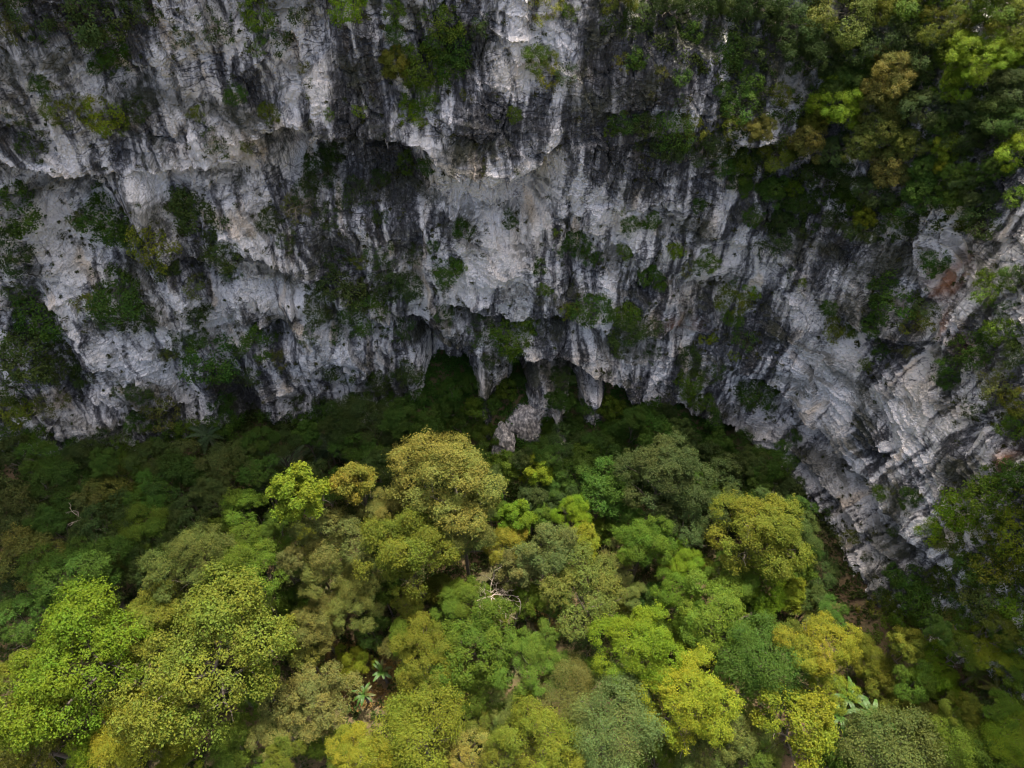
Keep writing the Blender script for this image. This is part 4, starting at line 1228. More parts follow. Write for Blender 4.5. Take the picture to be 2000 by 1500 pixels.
# (pixel, half width, colour, form)
CLIFF = [
    # top left
    (60, 32, 38, 'dark', 'hang'), (195, 40, 55, 'dark', 'bush'), (222, 92, 34, 'deep', 'hang'), (228, 135, 24, 'green', 'hang'), (285, 20, 30, 'dark', 'bush'),
    (25, 60, 28, 'brown', 'wisp'), (200, 228, 33, 'ylime', 'bush'), (242, 242, 16, 'ylime', 'wisp'), (112, 222, 26, 'olive', 'hang'), (80, 168, 20, 'deep', 'bush'),
    (75, 278, 28, 'dark', 'wisp'), (190, 130, 20, 'deep', 'bush'), (268, 222, 24, 'dark', 'wisp'), (30, 230, 22, 'grey', 'wisp'), (145, 200, 18, 'olive', 'wisp'),
    (500, 32, 28, 'green', 'bush'), (545, 62, 34, 'dark', 'wisp'), (500, 92, 18, 'green', 'wisp'), (425, 58, 30, 'dark', 'wisp'), (360, 75, 20, 'dark', 'wisp'), (590, 30, 20, 'dark', 'wisp'),
    (385, 226, 17, 'olive', 'wisp'), (462, 188, 22, 'deep', 'bush'), (528, 226, 18, 'olive', 'bush'), (425, 280, 24, 'dark', 'wisp'), (480, 290, 14, 'olive', 'wisp'), (600, 140, 16, 'brown', 'wisp'),
    # top centre gully
    (682, 10, 32, 'lime', 'bush'), (768, 30, 22, 'green', 'hang'), (775, 70, 20, 'deep', 'hang'), (865, 48, 36, 'green', 'bush'), (868, 95, 38, 'deep', 'bush'),
    (775, 132, 26, 'gold', 'open'), (832, 138, 38, 'green', 'bush'), (882, 130, 28, 'deep', 'bush'), (828, 190, 30, 'green', 'hang'), (800, 220, 22, 'lime', 'bush'), (822, 242, 14, 'lime', 'wisp'),
    (790, 110, 16, 'green', 'wisp'), (905, 186, 10, 'olive', 'wisp'), (700, 221, 14, 'lime', 'wisp'), (640, 225, 11, 'green', 'wisp'),
    (1050, 118, 26, 'green', 'bush'), (1068, 140, 28, 'gold', 'wisp'), (1100, 150, 20, 'dark', 'wisp'), (1004, 220, 14, 'green', 'bush'), (940, 55, 18, 'dark', 'wisp'), (1070, 12, 28, 'gold', 'wisp'), (1110, 30, 18, 'green', 'wisp'),
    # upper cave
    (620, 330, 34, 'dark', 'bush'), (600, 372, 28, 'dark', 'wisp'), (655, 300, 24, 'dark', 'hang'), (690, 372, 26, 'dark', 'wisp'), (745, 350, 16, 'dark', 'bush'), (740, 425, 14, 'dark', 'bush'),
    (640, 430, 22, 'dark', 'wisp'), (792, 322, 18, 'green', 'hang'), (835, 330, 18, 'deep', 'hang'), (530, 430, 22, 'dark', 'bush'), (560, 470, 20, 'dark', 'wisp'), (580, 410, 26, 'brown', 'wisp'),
    # left wall
    (28, 415, 48, 'deep', 'bush'), (30, 490, 40, 'dark', 'hang'), (225, 425, 46, 'deep', 'bush'), (152, 425, 20, 'olive', 'wisp'), (255, 460, 26, 'dark', 'bush'),
    (390, 430, 46, 'dark', 'hang'), (370, 400, 26, 'deep', 'bush'), (310, 485, 42, 'olive', 'wisp'), (330, 520, 26, 'dark', 'bush'), (432, 500, 32, 'dark', 'bush'), (372, 560, 26, 'brown', 'wisp'), (455, 535, 18, 'deep', 'wisp'),
    (85, 615, 48, 'deep', 'bush'), (55, 690, 55, 'dark', 'bush'), (118, 700, 40, 'dark', 'bush'), (40, 570, 26, 'dark', 'wisp'), (160, 735, 22, 'dark', 'bush'), (45, 800, 32, 'olive', 'bush'), (20, 760, 30, 'dark', 'wisp'), (110, 790, 26, 'brown', 'wisp'),
    (232, 590, 48, 'deep', 'bush'), (180, 590, 26, 'olive', 'wisp'), (275, 622, 30, 'dark', 'bush'), (210, 620, 22, 'dark', 'wisp'), (250, 560, 24, 'deep', 'wisp'),
    (390, 612, 28, 'dark', 'bush'), (345, 660, 28, 'dark', 'wisp'), (418, 705, 45, 'deep', 'bush'), (432, 780, 26, 'deep', 'hang'), (390, 660, 20, 'deep', 'bush'), (330, 690, 16, 'olive', 'wisp'), (435, 830, 24, 'deep', 'hang'),
    (272, 770, 20, 'dark', 'bush'), (312, 800, 34, 'brown', 'wisp'), (275, 820, 22, 'deep', 'bush'), (235, 760, 14, 'dark', 'wisp'), (200, 850, 22, 'dark', 'wisp'),
    (510, 668, 30, 'deep', 'hang'), (490, 735, 22, 'dark', 'wisp'), (545, 700, 18, 'brown', 'wisp'), (470, 690, 14, 'dark', 'wisp'),
    # climbing the wall from its foot
    (28, 852, 30, 'deep', 'bush'), (82, 858, 28, 'green', 'hang'), (150, 868, 28, 'deep', 'bush'), (212, 872, 26, 'dark', 'hang'), (330, 852, 30, 'deep', 'bush'), (372, 838, 24, 'green', 'bush'), (470, 838, 26, 'deep', 'hang'), (560, 826, 26, 'dark', 'bush'),
    (602, 824, 24, 'deep', 'bush'), (645, 806, 28, 'deep', 'hang'), (690, 808, 24, 'green', 'bush'), (762, 792, 26, 'deep', 'bush'), (822, 772, 24, 'deep', 'hang'), (250, 862, 22, 'green', 'wisp'), (520, 820, 20, 'deep', 'wisp'),
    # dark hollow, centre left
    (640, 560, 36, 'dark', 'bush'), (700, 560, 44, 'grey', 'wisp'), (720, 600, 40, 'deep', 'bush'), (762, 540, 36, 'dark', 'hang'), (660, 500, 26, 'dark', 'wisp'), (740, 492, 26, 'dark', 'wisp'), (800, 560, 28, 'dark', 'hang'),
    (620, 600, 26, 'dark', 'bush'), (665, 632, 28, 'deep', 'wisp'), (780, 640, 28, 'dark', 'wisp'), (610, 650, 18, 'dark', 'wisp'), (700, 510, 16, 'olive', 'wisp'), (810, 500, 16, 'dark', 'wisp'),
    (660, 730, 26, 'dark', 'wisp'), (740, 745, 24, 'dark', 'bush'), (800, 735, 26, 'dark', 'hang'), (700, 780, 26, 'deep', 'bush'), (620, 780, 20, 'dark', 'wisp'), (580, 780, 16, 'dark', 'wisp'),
    # buttress
    (900, 450, 20, 'deep', 'bush'), (850, 482, 14, 'deep', 'bush'), (872, 535, 30, 'deep', 'bush'), (896, 522, 14, 'lime', 'bush'), (860, 560, 16, 'dark', 'wisp'),
    (990, 412, 11, 'deep', 'wisp'), (996, 436, 11, 'deep', 'bush'), (1050, 525, 16, 'deep', 'bush'), (1062, 570, 14, 'green', 'hang'), (1085, 455, 8, 'lime', 'wisp'),
    (880, 635, 28, 'green', 'bush'), (868, 605, 24, 'dark', 'wisp'), (940, 640, 26, 'dark', 'wisp'), (1005, 655, 36, 'green', 'bush'), (1032, 630, 20, 'green', 'bush'), (960, 700, 18, 'dark', 'wisp'), (1000, 690, 16, 'deep', 'hang'),
    (1125, 478, 24, 'deep', 'bush'), (1150, 500, 18, 'deep', 'wisp'), (1095, 490, 12, 'deep', 'wisp'), (1170, 500, 13, 'deep', 'bush'),
    (1228, 440, 18, 'deep', 'hang'), (1216, 490, 15, 'green', 'bush'), (1274, 430, 15, 'deep', 'bush'), (1255, 440, 9, 'green', 'wisp'), (1265, 535, 24, 'deep', 'bush'), (1285, 555, 16, 'green', 'bush'), (1216, 408, 10, 'olive', 'wisp'),
    (1145, 605, 34, 'deep', 'bush'), (1215, 608, 28, 'green', 'bush'), (1222, 645, 32, 'dark', 'hang'), (1110, 605, 16, 'olive', 'wisp'), (1275, 640, 24, 'dark', 'wisp'), (1200, 690, 14, 'green', 'wisp'), (1275, 690, 16, 'dark', 'wisp'),
    (1320, 495, 17, 'lime', 'bush'), (1384, 515, 20, 'green', 'bush'), (1362, 520, 11, 'deep', 'wisp'), (1340, 525, 16, 'brown', 'wisp'),
    (1428, 590, 28, 'olive', 'bush'), (1466, 570, 15, 'lime', 'bush'), (1430, 620, 20, 'green', 'bush'), (1380, 657, 17, 'ylime', 'bush'), (1452, 660, 24, 'deep', 'wisp'), (1435, 692, 12, 'ylime', 'wisp'), (1432, 550, 8, 'deep', 'wisp'),
    (1345, 700, 24, 'dark', 'hang'), (1345, 748, 24, 'green', 'hang'), (1365, 785, 20, 'green', 'bush'), (1385, 825, 24, 'deep', 'hang'), (1398, 855, 22, 'green', 'bush'), (1340, 775, 14, 'lime', 'wisp'), (1390, 730, 22, 'dark', 'wisp'),
    (1480, 768, 30, 'deep', 'bush'), (1555, 855, 14, 'deep', 'hang'), (1505, 800, 14, 'dark', 'wisp'),
    # band right of centre
    (1215, 125, 17, 'gold', 'wisp'), (1243, 120, 22, 'deep', 'bush'), (1330, 158, 18, 'deep', 'bush'), (1290, 150, 18, 'brown', 'wisp'), (1330, 200, 12, 'dark', 'wisp'),
    (1195, 258, 14, 'green', 'bush'), (1216, 240, 22, 'deep', 'bush'), (1252, 242, 24, 'dark', 'bush'), (1312, 260, 36, 'deep', 'bush'), (1300, 292, 26, 'dark', 'bush'), (1352, 255, 24, 'olive', 'wisp'), (1365, 400, 14, 'deep', 'bush'), (1245, 290, 12, 'dark', 'wisp'), (1370, 300, 24, 'dark', 'bush'),
    # right wall
    (1826, 520, 28, 'deep', 'bush'), (1755, 590, 44, 'deep', 'wisp'), (1720, 572, 26, 'deep', 'hang'), (1702, 632, 24, 'deep', 'bush'), (1790, 635, 26, 'olive', 'wisp'), (1805, 600, 26, 'grey', 'wisp'), (1640, 640, 28, 'olive', 'wisp'), (1618, 600, 16, 'deep', 'hang'),
    (1722, 690, 20, 'deep', 'wisp'), (1692, 715, 15, 'green', 'wisp'), (1660, 650, 14, 'green', 'bush'), (1775, 690, 14, 'brown', 'wisp'), (1565, 555, 9, 'lime', 'wisp'), (1540, 530, 8, 'dark', 'wisp'),
    (1930, 565, 28, 'green', 'bush'), (1985, 545, 24, 'dark', 'bush'), (1960, 600, 18, 'deep', 'wisp'), (1905, 690, 36, 'deep', 'bush'), (1860, 720, 26, 'deep', 'wisp'), (1960, 650, 32, 'green', 'bush'), (1850, 745, 18, 'deep', 'bush'), (1985, 690, 24, 'dark', 'bush'),
    (1990, 790, 28, 'olive', 'bush'), (1945, 765, 34, 'brown', 'wisp'), (1900, 800, 18, 'dark', 'wisp'), (1985, 830, 26, 'green', 'bush'), (1960, 730, 16, 'olive', 'wisp'),
    (1720, 960, 17, 'green', 'bush'), (1780, 972, 20, 'deep', 'bush'), (1612, 1000, 12, 'deep', 'wisp'), (1662, 1050, 20, 'olive', 'wisp'), (1745, 1040, 12, 'green', 'wisp'), (1660, 1130, 13, 'deep', 'bush'), (1740, 960, 9, 'olive', 'wisp'), (1690, 1090, 10, 'dark', 'wisp'),
    (1745, 1120, 18, 'deep', 'bush'), (1780, 1145, 30, 'deep', 'bush'), (1800, 1185, 32, 'deep', 'bush'), (1705, 1190, 24, 'olive', 'wisp'), (1760, 1215, 26, 'green', 'bush'), (1725, 1165, 16, 'dark', 'wisp'), (1820, 1130, 16, 'olive', 'wisp'), (1710, 1240, 24, 'green', 'bush'),
    (1868, 1005, 42, 'lime', 'bush'), (1820, 1045, 24, 'lime', 'bush'), (1930, 960, 42, 'green', 'bush'), (1980, 930, 30, 'deep', 'bush'), (1982, 1010, 26, 'ylime', 'bush'), (1985, 1065, 32, 'ylime', 'bush'), (1955, 1115, 36, 'olive', 'bush'), (1935, 1175, 34, 'sage', 'bush'),
    (1882, 1082, 18, 'lime', 'bush'), (1905, 1115, 28, 'deep', 'bush'), (1990, 1190, 32, 'lime', 'bush'), (1860, 1230, 30, 'tan', 'bush'), (1860, 1060, 22, 'brown', 'wisp'), (1930, 1050, 28, 'olive', 'wisp'), (1900, 1220, 26, 'green', 'bush'), (1870, 1160, 24, 'deep', 'wisp'), (1975, 1245, 24, 'deep', 'bush'), (1940, 1010, 20, 'lime', 'wisp'),
]
# small trees of the wooded slope, top right
SLOPE = [
    (1635, 45, 58, 'sage', 'lobed'), (1715, 25, 52, 'olive', 'dome'), (1790, 35, 56, 'green', 'lobed'), (1850, 72, 40, 'olive', 'lobed'), (1925, 40, 48, 'green', 'lobed'), (1978, 60, 40, 'olive', 'lobed'), (1905, 142, 52, 'lime', 'dome'),
    (1852, 192, 38, 'lime', 'lobed'), (1992, 108, 24, 'ylime', 'open'), (1965, 130, 24, 'lime', 'open'), (1640, 178, 40, 'deep', 'dome'), (1622, 222, 50, 'lime', 'dome'), (1728, 178, 50, 'tan', 'dome'), (1718, 228, 38, 'sage', 'lobed'), (1800, 225, 34, 'grey', 'lobed'),
    (1482, 262, 26, 'tan', 'dome'), (1570, 292, 34, 'tan', 'lobed'), (1518, 310, 32, 'olive', 'lobed'), (1580, 245, 24, 'olive', 'open'), (1712, 278, 40, 'sage', 'lobed'), (1765, 300, 32, 'sage', 'lobed'), (1732, 342, 36, 'tan', 'open'), (1670, 300, 32, 'sage', 'lobed'),
    (1542, 366, 18, 'lime', 'lobed'), (1500, 380, 28, 'deep', 'lobed'), (1555, 405, 28, 'deep', 'lobed'), (1440, 335, 30, 'green', 'lobed'), (1440, 370, 24, 'deep', 'lobed'), (1520, 432, 22, 'dark', 'lobed'), (1512, 478, 26, 'dark', 'hang'),
    (1645, 380, 20, 'green', 'open'), (1675, 398, 24, 'green', 'open'), (1690, 432, 20, 'ylime', 'open'), (1682, 455, 26, 'dark', 'lobed'), (1842, 300, 24, 'ylime', 'open'), (1828, 330, 16, 'yellow', 'open'), (1862, 352, 32, 'green', 'lobed'), (1882, 285, 30, 'dark', 'lobed'),
    (1935, 250, 42, 'dark', 'lobed'), (1982, 312, 38, 'lime', 'lobed'), (1955, 195, 40, 'dark', 'lobed'), (1850, 402, 30, 'green', 'lobed'), (1792, 400, 40, 'deep', 'lobed'), (1920, 438, 36, 'dark', 'bush'), (1780, 455, 20, 'dark', 'bush'), (1880, 440, 20, 'olive', 'bush'),
    (1730, 95, 42, 'dark', 'lobed'), (1530, 60, 48, 'dark', 'lobed'), (1560, 125, 40, 'dark', 'lobed'), (1450, 30, 48, 'dark', 'lobed'), (1420, 108, 30, 'deep', 'bush'), (1465, 105, 26, 'dark', 'bush'), (1380, 20, 46, 'dark', 'lobed'), (1300, 22, 38, 'dark', 'lobed'),
    (1205, 12, 36, 'olive', 'lobed'), (1250, 40, 26, 'dark', 'bush'), (1655, 118, 38, 'dark', 'lobed'), (1600, 100, 34, 'dark', 'lobed'), (1790, 130, 44, 'dark', 'lobed'), (1770, 185, 34, 'dark', 'lobed'), (1440, 212, 30, 'deep', 'bush'), (1430, 245, 26, 'olive', 'wisp'),
    (1460, 165, 24, 'deep', 'bush'), (1410, 180, 18, 'deep', 'bush'), (1590, 345, 30, 'dark', 'lobed'), (1620, 300, 26, 'dark', 'lobed'), (1650, 345, 26, 'dark', 'lobed'), (1700, 380, 28, 'dark', 'lobed'), (1800, 350, 32, 'deep', 'lobed'), (1900, 380, 32, 'dark', 'lobed'), (1940, 345, 28, 'deep', 'lobed'),
    (1400, 280, 24, 'dark', 'bush'), (1410, 320, 22, 'deep', 'bush'), (1460, 300, 26, 'dark', 'bush'), (1470, 425, 18, 'deep', 'bush'), (1560, 450, 18, 'dark', 'bush'), (1620, 430, 18, 'dark', 'bush'), (1880, 230, 30, 'dark', 'lobed'), (1985, 250, 30, 'deep', 'lobed'), (1520, 190, 20, 'olive', 'bush'), (1350, 70, 24, 'deep', 'bush'),
    (1690, 150, 26, 'deep', 'lobed'), (1620, 145, 24, 'dark', 'lobed'), (1840, 130, 30, 'green', 'lobed'), (1985, 180, 28, 'dark', 'lobed'), (1830, 260, 28, 'deep', 'lobed'), (1985, 385, 24, 'green', 'bush'), (1750, 420, 24, 'green', 'bush'),
]
for lst, isw in ((CLIFF, 0), (SLOPE, 1)):
    for (px, py, r, col, form) in lst:
        big = form in ('dome', 'lobed', 'tall', 'open', 'feather')
        out = 0.35 if isw else prng.uniform(.4, .7)
        o, Rm = shrub(px, py, r, col, form, out, "tree" if isw and big else "shrub")
        size = "small" if r < 20 else ("mid-sized" if r < 34 else "large")
        kindw = {'hang': 'hanging shrub', 'wisp': 'sparse shrub', 'bush': 'bushy shrub', 'dome': 'domed tree', 'lobed': 'tree', 'open': 'thin tree', 'tall': 'tree', 'feather': 'tree'}[form]
        PEND.append((o, px, py, size, CNAME[col], kindw, place_of(px, py), "tree" if isw and big else "shrub",
                     "trees of the wooded slope" if isw and big else "shrubs on the rock face"))
# labels: look and place; where several share both, their order in the photograph
byk = {}
for p in PEND:
    byk.setdefault((p[3], p[4], p[5], p[6]), []).append(p)
ORD = ["", "second", "third", "fourth", "fifth", "sixth", "seventh", "eighth", "ninth", "tenth", "eleventh", "twelfth", "thirteenth", "fourteenth", "fifteenth", "sixteenth"]
for k, v in byk.items():
    base = f"{k[0]} {k[1]} {k[2]} {k[3]}"
    dx = max(q[1] for q in v) - min(q[1] for q in v)
    dy = max(q[2] for q in v) - min(q[2] for q in v)
    horiz = dx >= dy
    v.sort(key=lambda q: q[1] if horiz else q[2])
    for i, q in enumerate(v):
        if len(v) == 1:
            lab = base
        elif len(v) == 2:
            lab = base + ", " + (("the left one" if i == 0 else "the right one") if horiz else ("the upper one" if i == 0 else "the lower one"))
        else:
            e0, e1 = ("leftmost", "rightmost") if horiz else ("topmost", "lowest")
            fr = "from left" if horiz else "from top"
            lab = base + ", " + (e0 if i == 0 else e1 if i == len(v) - 1 else f"{ORD[i]} {fr}")
        tag(q[0], lab, q[7], q[8])

# ---------------------------------------------------------------- boulders and rock spurs
def rock_blob(name, seed, size, pts=40, spiky=0.0):
    """faceted block: an icosphere cut by random planes, then roughened"""
    import bmesh
    rng = np.random.default_rng(seed)
    bm = bmesh.new()
    bmesh.ops.create_icosphere(bm, subdivisions=5, radius=1.0)
    P = np.array([v.co for v in bm.verts])
    D = unit(P)
    nrm = unit(rng.normal(size=(pts, 3)))
    off = rng.uniform(0.62, 0.95, pts)
    k = D @ nrm.T
    rad = np.min(np.where(k > 0.05, off[None, :] / np.maximum(k, 0.05), 9), axis=1)
    rad = np.minimum(rad, 1.25)
    Q = D * rad[:, None] * np.array(size)
    a, b = Q[:, 0] + 0.7 * Q[:, 1] + seed, Q[:, 2] + 0.4 * Q[:, 1]
    f1_, c1_ = facets(a / 1.1, b / 0.8, seed)
    rough = 0.16 * f1_ - 0.06 * c1_ + 0.08 * fbm(a / .8, b / .8, 3, seed)
    Q = Q + D * rough[:, None]
    for v, q in zip(bm.verts, Q):
        v.co = q
    me = bpy.data.meshes.new(name)
    bm.to_mesh(me)
    bm.free()
    me.materials.append(M_BOULDER)
    return me


def hull_rock(name, outline, ridge, thick, seed, lab, cat, dt=0.0, anchor=None, lean_=0.5):
    """a block from its seen outline, given its own distance (from the ground at its foot) and thickness"""
    import bmesh
    rng = np.random.default_rng(seed)
    ax_, ay_ = anchor if anchor else (np.mean([p[0] for p in outline]), max(p[1] for p in outline))
    d = ray(ax_, ay_)
    t = 74.0
    for _i in range(60):
        t += 0.4 * ((CAMZ - float(ground_z(d[0] * t, d[1] * t))) / -d[2] - t)
    t += dt
    c0 = np.array([0, 0, CAMZ]) + d * t            # foot of the block on the ground
    fw = np.array([0, CP, -SP])
    # outline on a steep plane through the foot, leaning back
    pn = unit(np.array([0, -1.0, lean_]))
    pts = []
    for (x, y) in outline:
        q = ray(x, y)
        tt_ = float(np.dot(c0 - np.array([0, 0, CAMZ]), pn) / np.dot(q, pn))
        p = np.array([0, 0, CAMZ]) + q * tt_
        pts += [p, p + np.array([rng.normal() * .2, thick * rng.uniform(.7, 1.2), -thick * .25])]
    for (x, y, k) in ridge:
        q = ray(x, y)
        tt_ = float(np.dot(c0 - np.array([0, 0, CAMZ]), pn) / np.dot(q, pn))
        pts.append(np.array([0, 0, CAMZ]) + q * (tt_ - k))
    pts = np.array(pts)
    ctr = pts.mean(0)
    bm = bmesh.new()
    for p in pts - ctr:
        bm.verts.new(p)
    bmesh.ops.convex_hull(bm, input=list(bm.verts))
    for v in [v for v in bm.verts if not v.link_faces]:
        bm.verts.remove(v)
    for _i in range(4):
        lg = [e for e in bm.edges if e.calc_length() > 0.35]
        if not lg:
            break
        bmesh.ops.subdivide_edges(bm, edges=lg, cuts=1)
        bmesh.ops.triangulate(bm, faces=bm.faces)
    bm.normal_update()
    Q = np.array([v.co for v in bm.verts])
    Nn = np.array([v.normal for v in bm.verts])
    a, b = Q[:, 0] + 0.7 * Q[:, 1] + seed * 3.1, Q[:, 2] + 0.4 * Q[:, 1]
    f1_, c1_ = facets(a / 1.5, b / 2.2, seed)
    f2_, c2_ = facets(a / 0.8, b / 0.9, seed + 9)
    rough = 0.28 * f1_ - 0.08 * c1_ + 0.08 * f2_ + 0.05 * fbm(a / 1.2, b / 1.2, 3, seed)
    Q = Q + Nn * rough[:, None]
    for v, q in zip(bm.verts, Q):
        v.co = q
    me = bpy.data.meshes.new(name)
    bm.to_mesh(me)
    bm.free()
    me.materials.append(M_BOULDER)
    return tag(link(name, me, None, ctr), lab, cat, "rocks at the wall foot")


hull_rock("boulder", [(1034, 800), (1050, 800), (1054, 826), (1052, 858), (1034, 868), (996, 842), (986, 824), (1010, 808)],
          [(1025, 828, .8), (1034, 854, .6)], 2.2, 3, "big pale wedge-shaped boulder leaning at the foot of the ivy slope", "boulder")
hull_rock("boulder", [(981, 838), (1009, 866), (1006, 884), (966, 893), (961, 886), (972, 856)], [(986, 858, .8), (984, 882, .4)], 1.6, 9,
          "smaller dark triangular boulder below the big pale wedge", "boulder", dt=-1.2)

# stalactites under the lips: parts of the cliff
def stalactite_mesh(seed):
    rng = np.random.default_rng(seed)
    p, r, _ = limb(rng, (0, 0, 0.5), (0, 0, -1), 1.7, 0.30, 0.03, 0.06, 7)
    r = r * rng.uniform(.8, 1.2, len(r))
    v, f = tube(p, r, 7)
    return new_mesh("stalactite", v, f, M_BOULDER)


STAL = [stalactite_mesh(900 + i) for i in range(4)]
for li, n_st in ((0, 10), (3, 8), (9, 12), (5, 3)):
    P = OVER[li][0]
    o_ = np.argsort(P[:, 0])
    for j in range(n_st):
        uu = P[o_[0], 0] + 1.5 + (P[o_[-1], 0] - P[o_[0], 0] - 3) * (j + prng.uniform(.1, .9)) / n_st
        zz = float(np.interp(uu, P[o_, 0], P[o_, 1]))
        ci = int(np.argmin(np.abs(uarr - uu)))
        # lip edge: the lowest row above the recess where the rock still stands out
        rows = np.nonzero((zarr > zz - 1.4) & (zarr < zz + 1.6))[0]
        prof = rl[rows, ci]
        jump = rows[int(np.argmax(np.diff(prof)))] + 2
        q = V[jump * nc + ci]
        nxx, nyy = nxy[ci]
        s_ = prng.uniform(.4, .8)
        link("stalactite", prng.choice(STAL), cliff, (q[0] - nxx * .25, q[1] - nyy * .25, q[2]), (0, 0, prng.uniform(0, 6)), (s_, s_, s_ * prng.uniform(.6, 1.3)))

# ---------------------------------------------------------------- ground cover that nobody could count
def inside(px, py, poly):
    r = np.zeros(px.shape, bool)
    n = len(poly)
    for i in range(n):
        x0, y0 = poly[i]
        x1, y1 = poly[(i + 1) % n]
        c = ((y0 > py) != (y1 > py)) & (px < (x1 - x0) * (py - y0) / (y1 - y0 + 1e-9) + x0)
        r ^= c
    return r


def cover(name, P, Nn, cols, rad, per, leaf, seed, label, hgt=0.6, tall=1.0):
    """low plants on points P with outward normals Nn, colour per plant"""
    rng = np.random.default_rng(seed)
    n = len(P)
    ci = np.repeat(np.arange(n), per)
    m = len(ci)
    R_ = (rad * rng.uniform(.6, 1.4, n))[ci]
    q = unit(rng.normal(size=(m, 3)) + np.array([0, 0, .3]) + Nn[ci] * .6)
    pos = P[ci] + Nn[ci] * (R_ * .25)[:, None] + q * (R_ * rng.uniform(.3, 1.0, m))[:, None] * np.array([1, 1, tall])
    nr_ = q * .5 + Nn[ci] * .3 + np.array([0, 0, .5]) + rng.normal(size=(m, 3)) * .4
    v, f = leaf_quads(pos, nr_, leaf * rng.uniform(.6, 1.35, m), rng)
    var = np.zeros((m, 4), np.float32)
    pv = rng.uniform(0, 1, n)
    var[:, 0] = np.clip(.5 + (pv[ci] - .5) * .6 + rng.normal(size=m) * .2, 0, 1)
    var[:, 1] = np.clip(cols[ci] + rng.normal(size=m) * .15, 0, 1)
    o = link(name, new_mesh(name, v, f, M_LEAF, [("var", 'FLOAT_COLOR', 'FACE', var)]))
    o["kind"] = "stuff"
    o["label"] = label
    o["category"] = "plants"
    return o


crng = np.random.default_rng(77)
# cliff surface samples: visible part of the fine grid
nfine = nb
Vg = V[:nfine * nc].reshape(nfine, nc, 3)
e1 = np.gradient(Vg, axis=1)
e0 = np.gradient(Vg, axis=0)
NG = unit(np.cross(e1, e0)).reshape(-1, 3)
VP = V[:nfine * nc]
ppx, ppy, pd = project(VP[:, 0], VP[:, 1], VP[:, 2])
flatU, flatZ = UU.ravel(), ZZ.ravel()
fine_ok = (flatU > -70) & (flatU < 66) & (flatZ > 0)
# near the listed shrubs and on ledges: tufts
near = np.zeros(len(VP))
for (px, py, r, col, form) in CLIFF:
    near = np.maximum(near, np.exp(-(((ppx - px) / (r * 1.5 + 8)) ** 2 + ((ppy - py - 0.3 * r) / (r * 1.6 + 8)) ** 2)))
WOOD = [(1160, -300), (1170, 60), (1300, 95), (1400, 150), (1420, 330), (1500, 450), (1640, 445), (1720, 470), (1920, 440), (1935, 350), (2300, 330), (2300, -300)]
SCRUB = [(1690, 1240), (1760, 1110), (1850, 1100), (1870, 1000), (1960, 900), (2200, 860), (2200, 1600), (1640, 1600), (1640, 1300)]
inw = inside(ppx, ppy, WOOD)
ins = inside(ppx, ppy, SCRUB)
nzv = NG[:, 2]
dens = fine_ok * (0.010 * near * (0.4 + (nzv > 0.25)) + 0.004 * (nzv > 0.45) + 0.0008 * (fbm(flatU / 4, flatZ / 4, 3, 611) > .35))
pick = np.nonzero(crng.uniform(size=len(VP)) < dens * (~inw) * (~ins))[0]
o = cover("crevice_plants", VP[pick], NG[pick], crng.uniform(0.2, 0.9, len(pick)), .32, 26, .15, 5, "small dark tufts and creepers scattered over ledges and cracks of the wall")
o.color = (0.050, 0.060, 0.018, 1)
pick = np.nonzero((crng.uniform(size=len(VP)) < 0.024) & inw & fine_ok)[0]
upz = crng.choice(np.nonzero(inside(ppx, ppy, WOOD) & fine_ok)[0], 10)
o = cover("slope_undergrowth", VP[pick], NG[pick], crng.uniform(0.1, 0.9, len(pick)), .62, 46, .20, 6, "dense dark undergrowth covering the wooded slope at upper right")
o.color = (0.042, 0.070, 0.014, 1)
pick = np.nonzero((crng.uniform(size=len(VP)) < 0.026) & ins & fine_ok)[0]
# ground points
gxr, gyr = crng.uniform(-75, 46, 40000), crng.uniform(-8, 60, 40000)
gzr = ground_z(gxr, gyr)
gp = np.stack([gxr, gyr, gzr], 1)
gpx, gpy, gd = project(gxr, gyr, gzr)
ing = inside(gpx, gpy, SCRUB)
clear = np.exp(-(((gpx - 700) / 75) ** 2 + ((gpy - 1320) / 60) ** 2)) + np.exp(-(((gpx - 1075) / 30) ** 2 + ((gpy - 1190) / 45) ** 2))
vis = (gpx > -100) & (gpx < 2100) & (gpy < 1580)
sel = ing & vis & (crng.uniform(size=len(gxr)) < .55)
Ps = np.vstack([VP[pick], gp[sel]])
Ns = np.vstack([NG[pick], np.tile([0, 0, 1.0], (sel.sum(), 1))])
o = cover("scrub", Ps, Ns, crng.uniform(0.1, 1.0, len(Ps)), .55, 40, .20, 7, "tangled low scrub over the stony slope at lower right")
o.color = (0.066, 0.100, 0.015, 1)
sel = vis & ~ing & (crng.uniform(size=len(gxr)) < (.30 + .35 * (gyr > 36)) * (1 - np.clip(clear, 0, 1))) & ((gyr < 44) | (gxr < -12))
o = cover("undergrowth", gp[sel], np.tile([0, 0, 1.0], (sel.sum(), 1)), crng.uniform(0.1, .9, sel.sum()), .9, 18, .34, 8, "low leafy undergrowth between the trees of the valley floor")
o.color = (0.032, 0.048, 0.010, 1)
sel = vis & (gyr > 41) & (gxr > -14) & (gxr < 27)
o = cover("ivy", gp[sel], np.tile([0, -.3, .95], (sel.sum(), 1)), crng.uniform(0.0, .6, sel.sum()), .60, 26, .25, 9, "deep green ivy and creepers carpeting the slope under the low cave", tall=.6)
o.color = (0.040, 0.090, 0.012, 1)
sel = (clear > .25) & vis
rng9 = np.random.default_rng(99)
o = cover("dry_grass", gp[sel], np.tile([0, 0, 1.0], (sel.sum(), 1)), rng9.uniform(0.4, 1, sel.sum()), .45, 30, .22, 10, "brown dry grass and litter of the small clearing")
o.color = (0.17, 0.125, 0.05, 1)

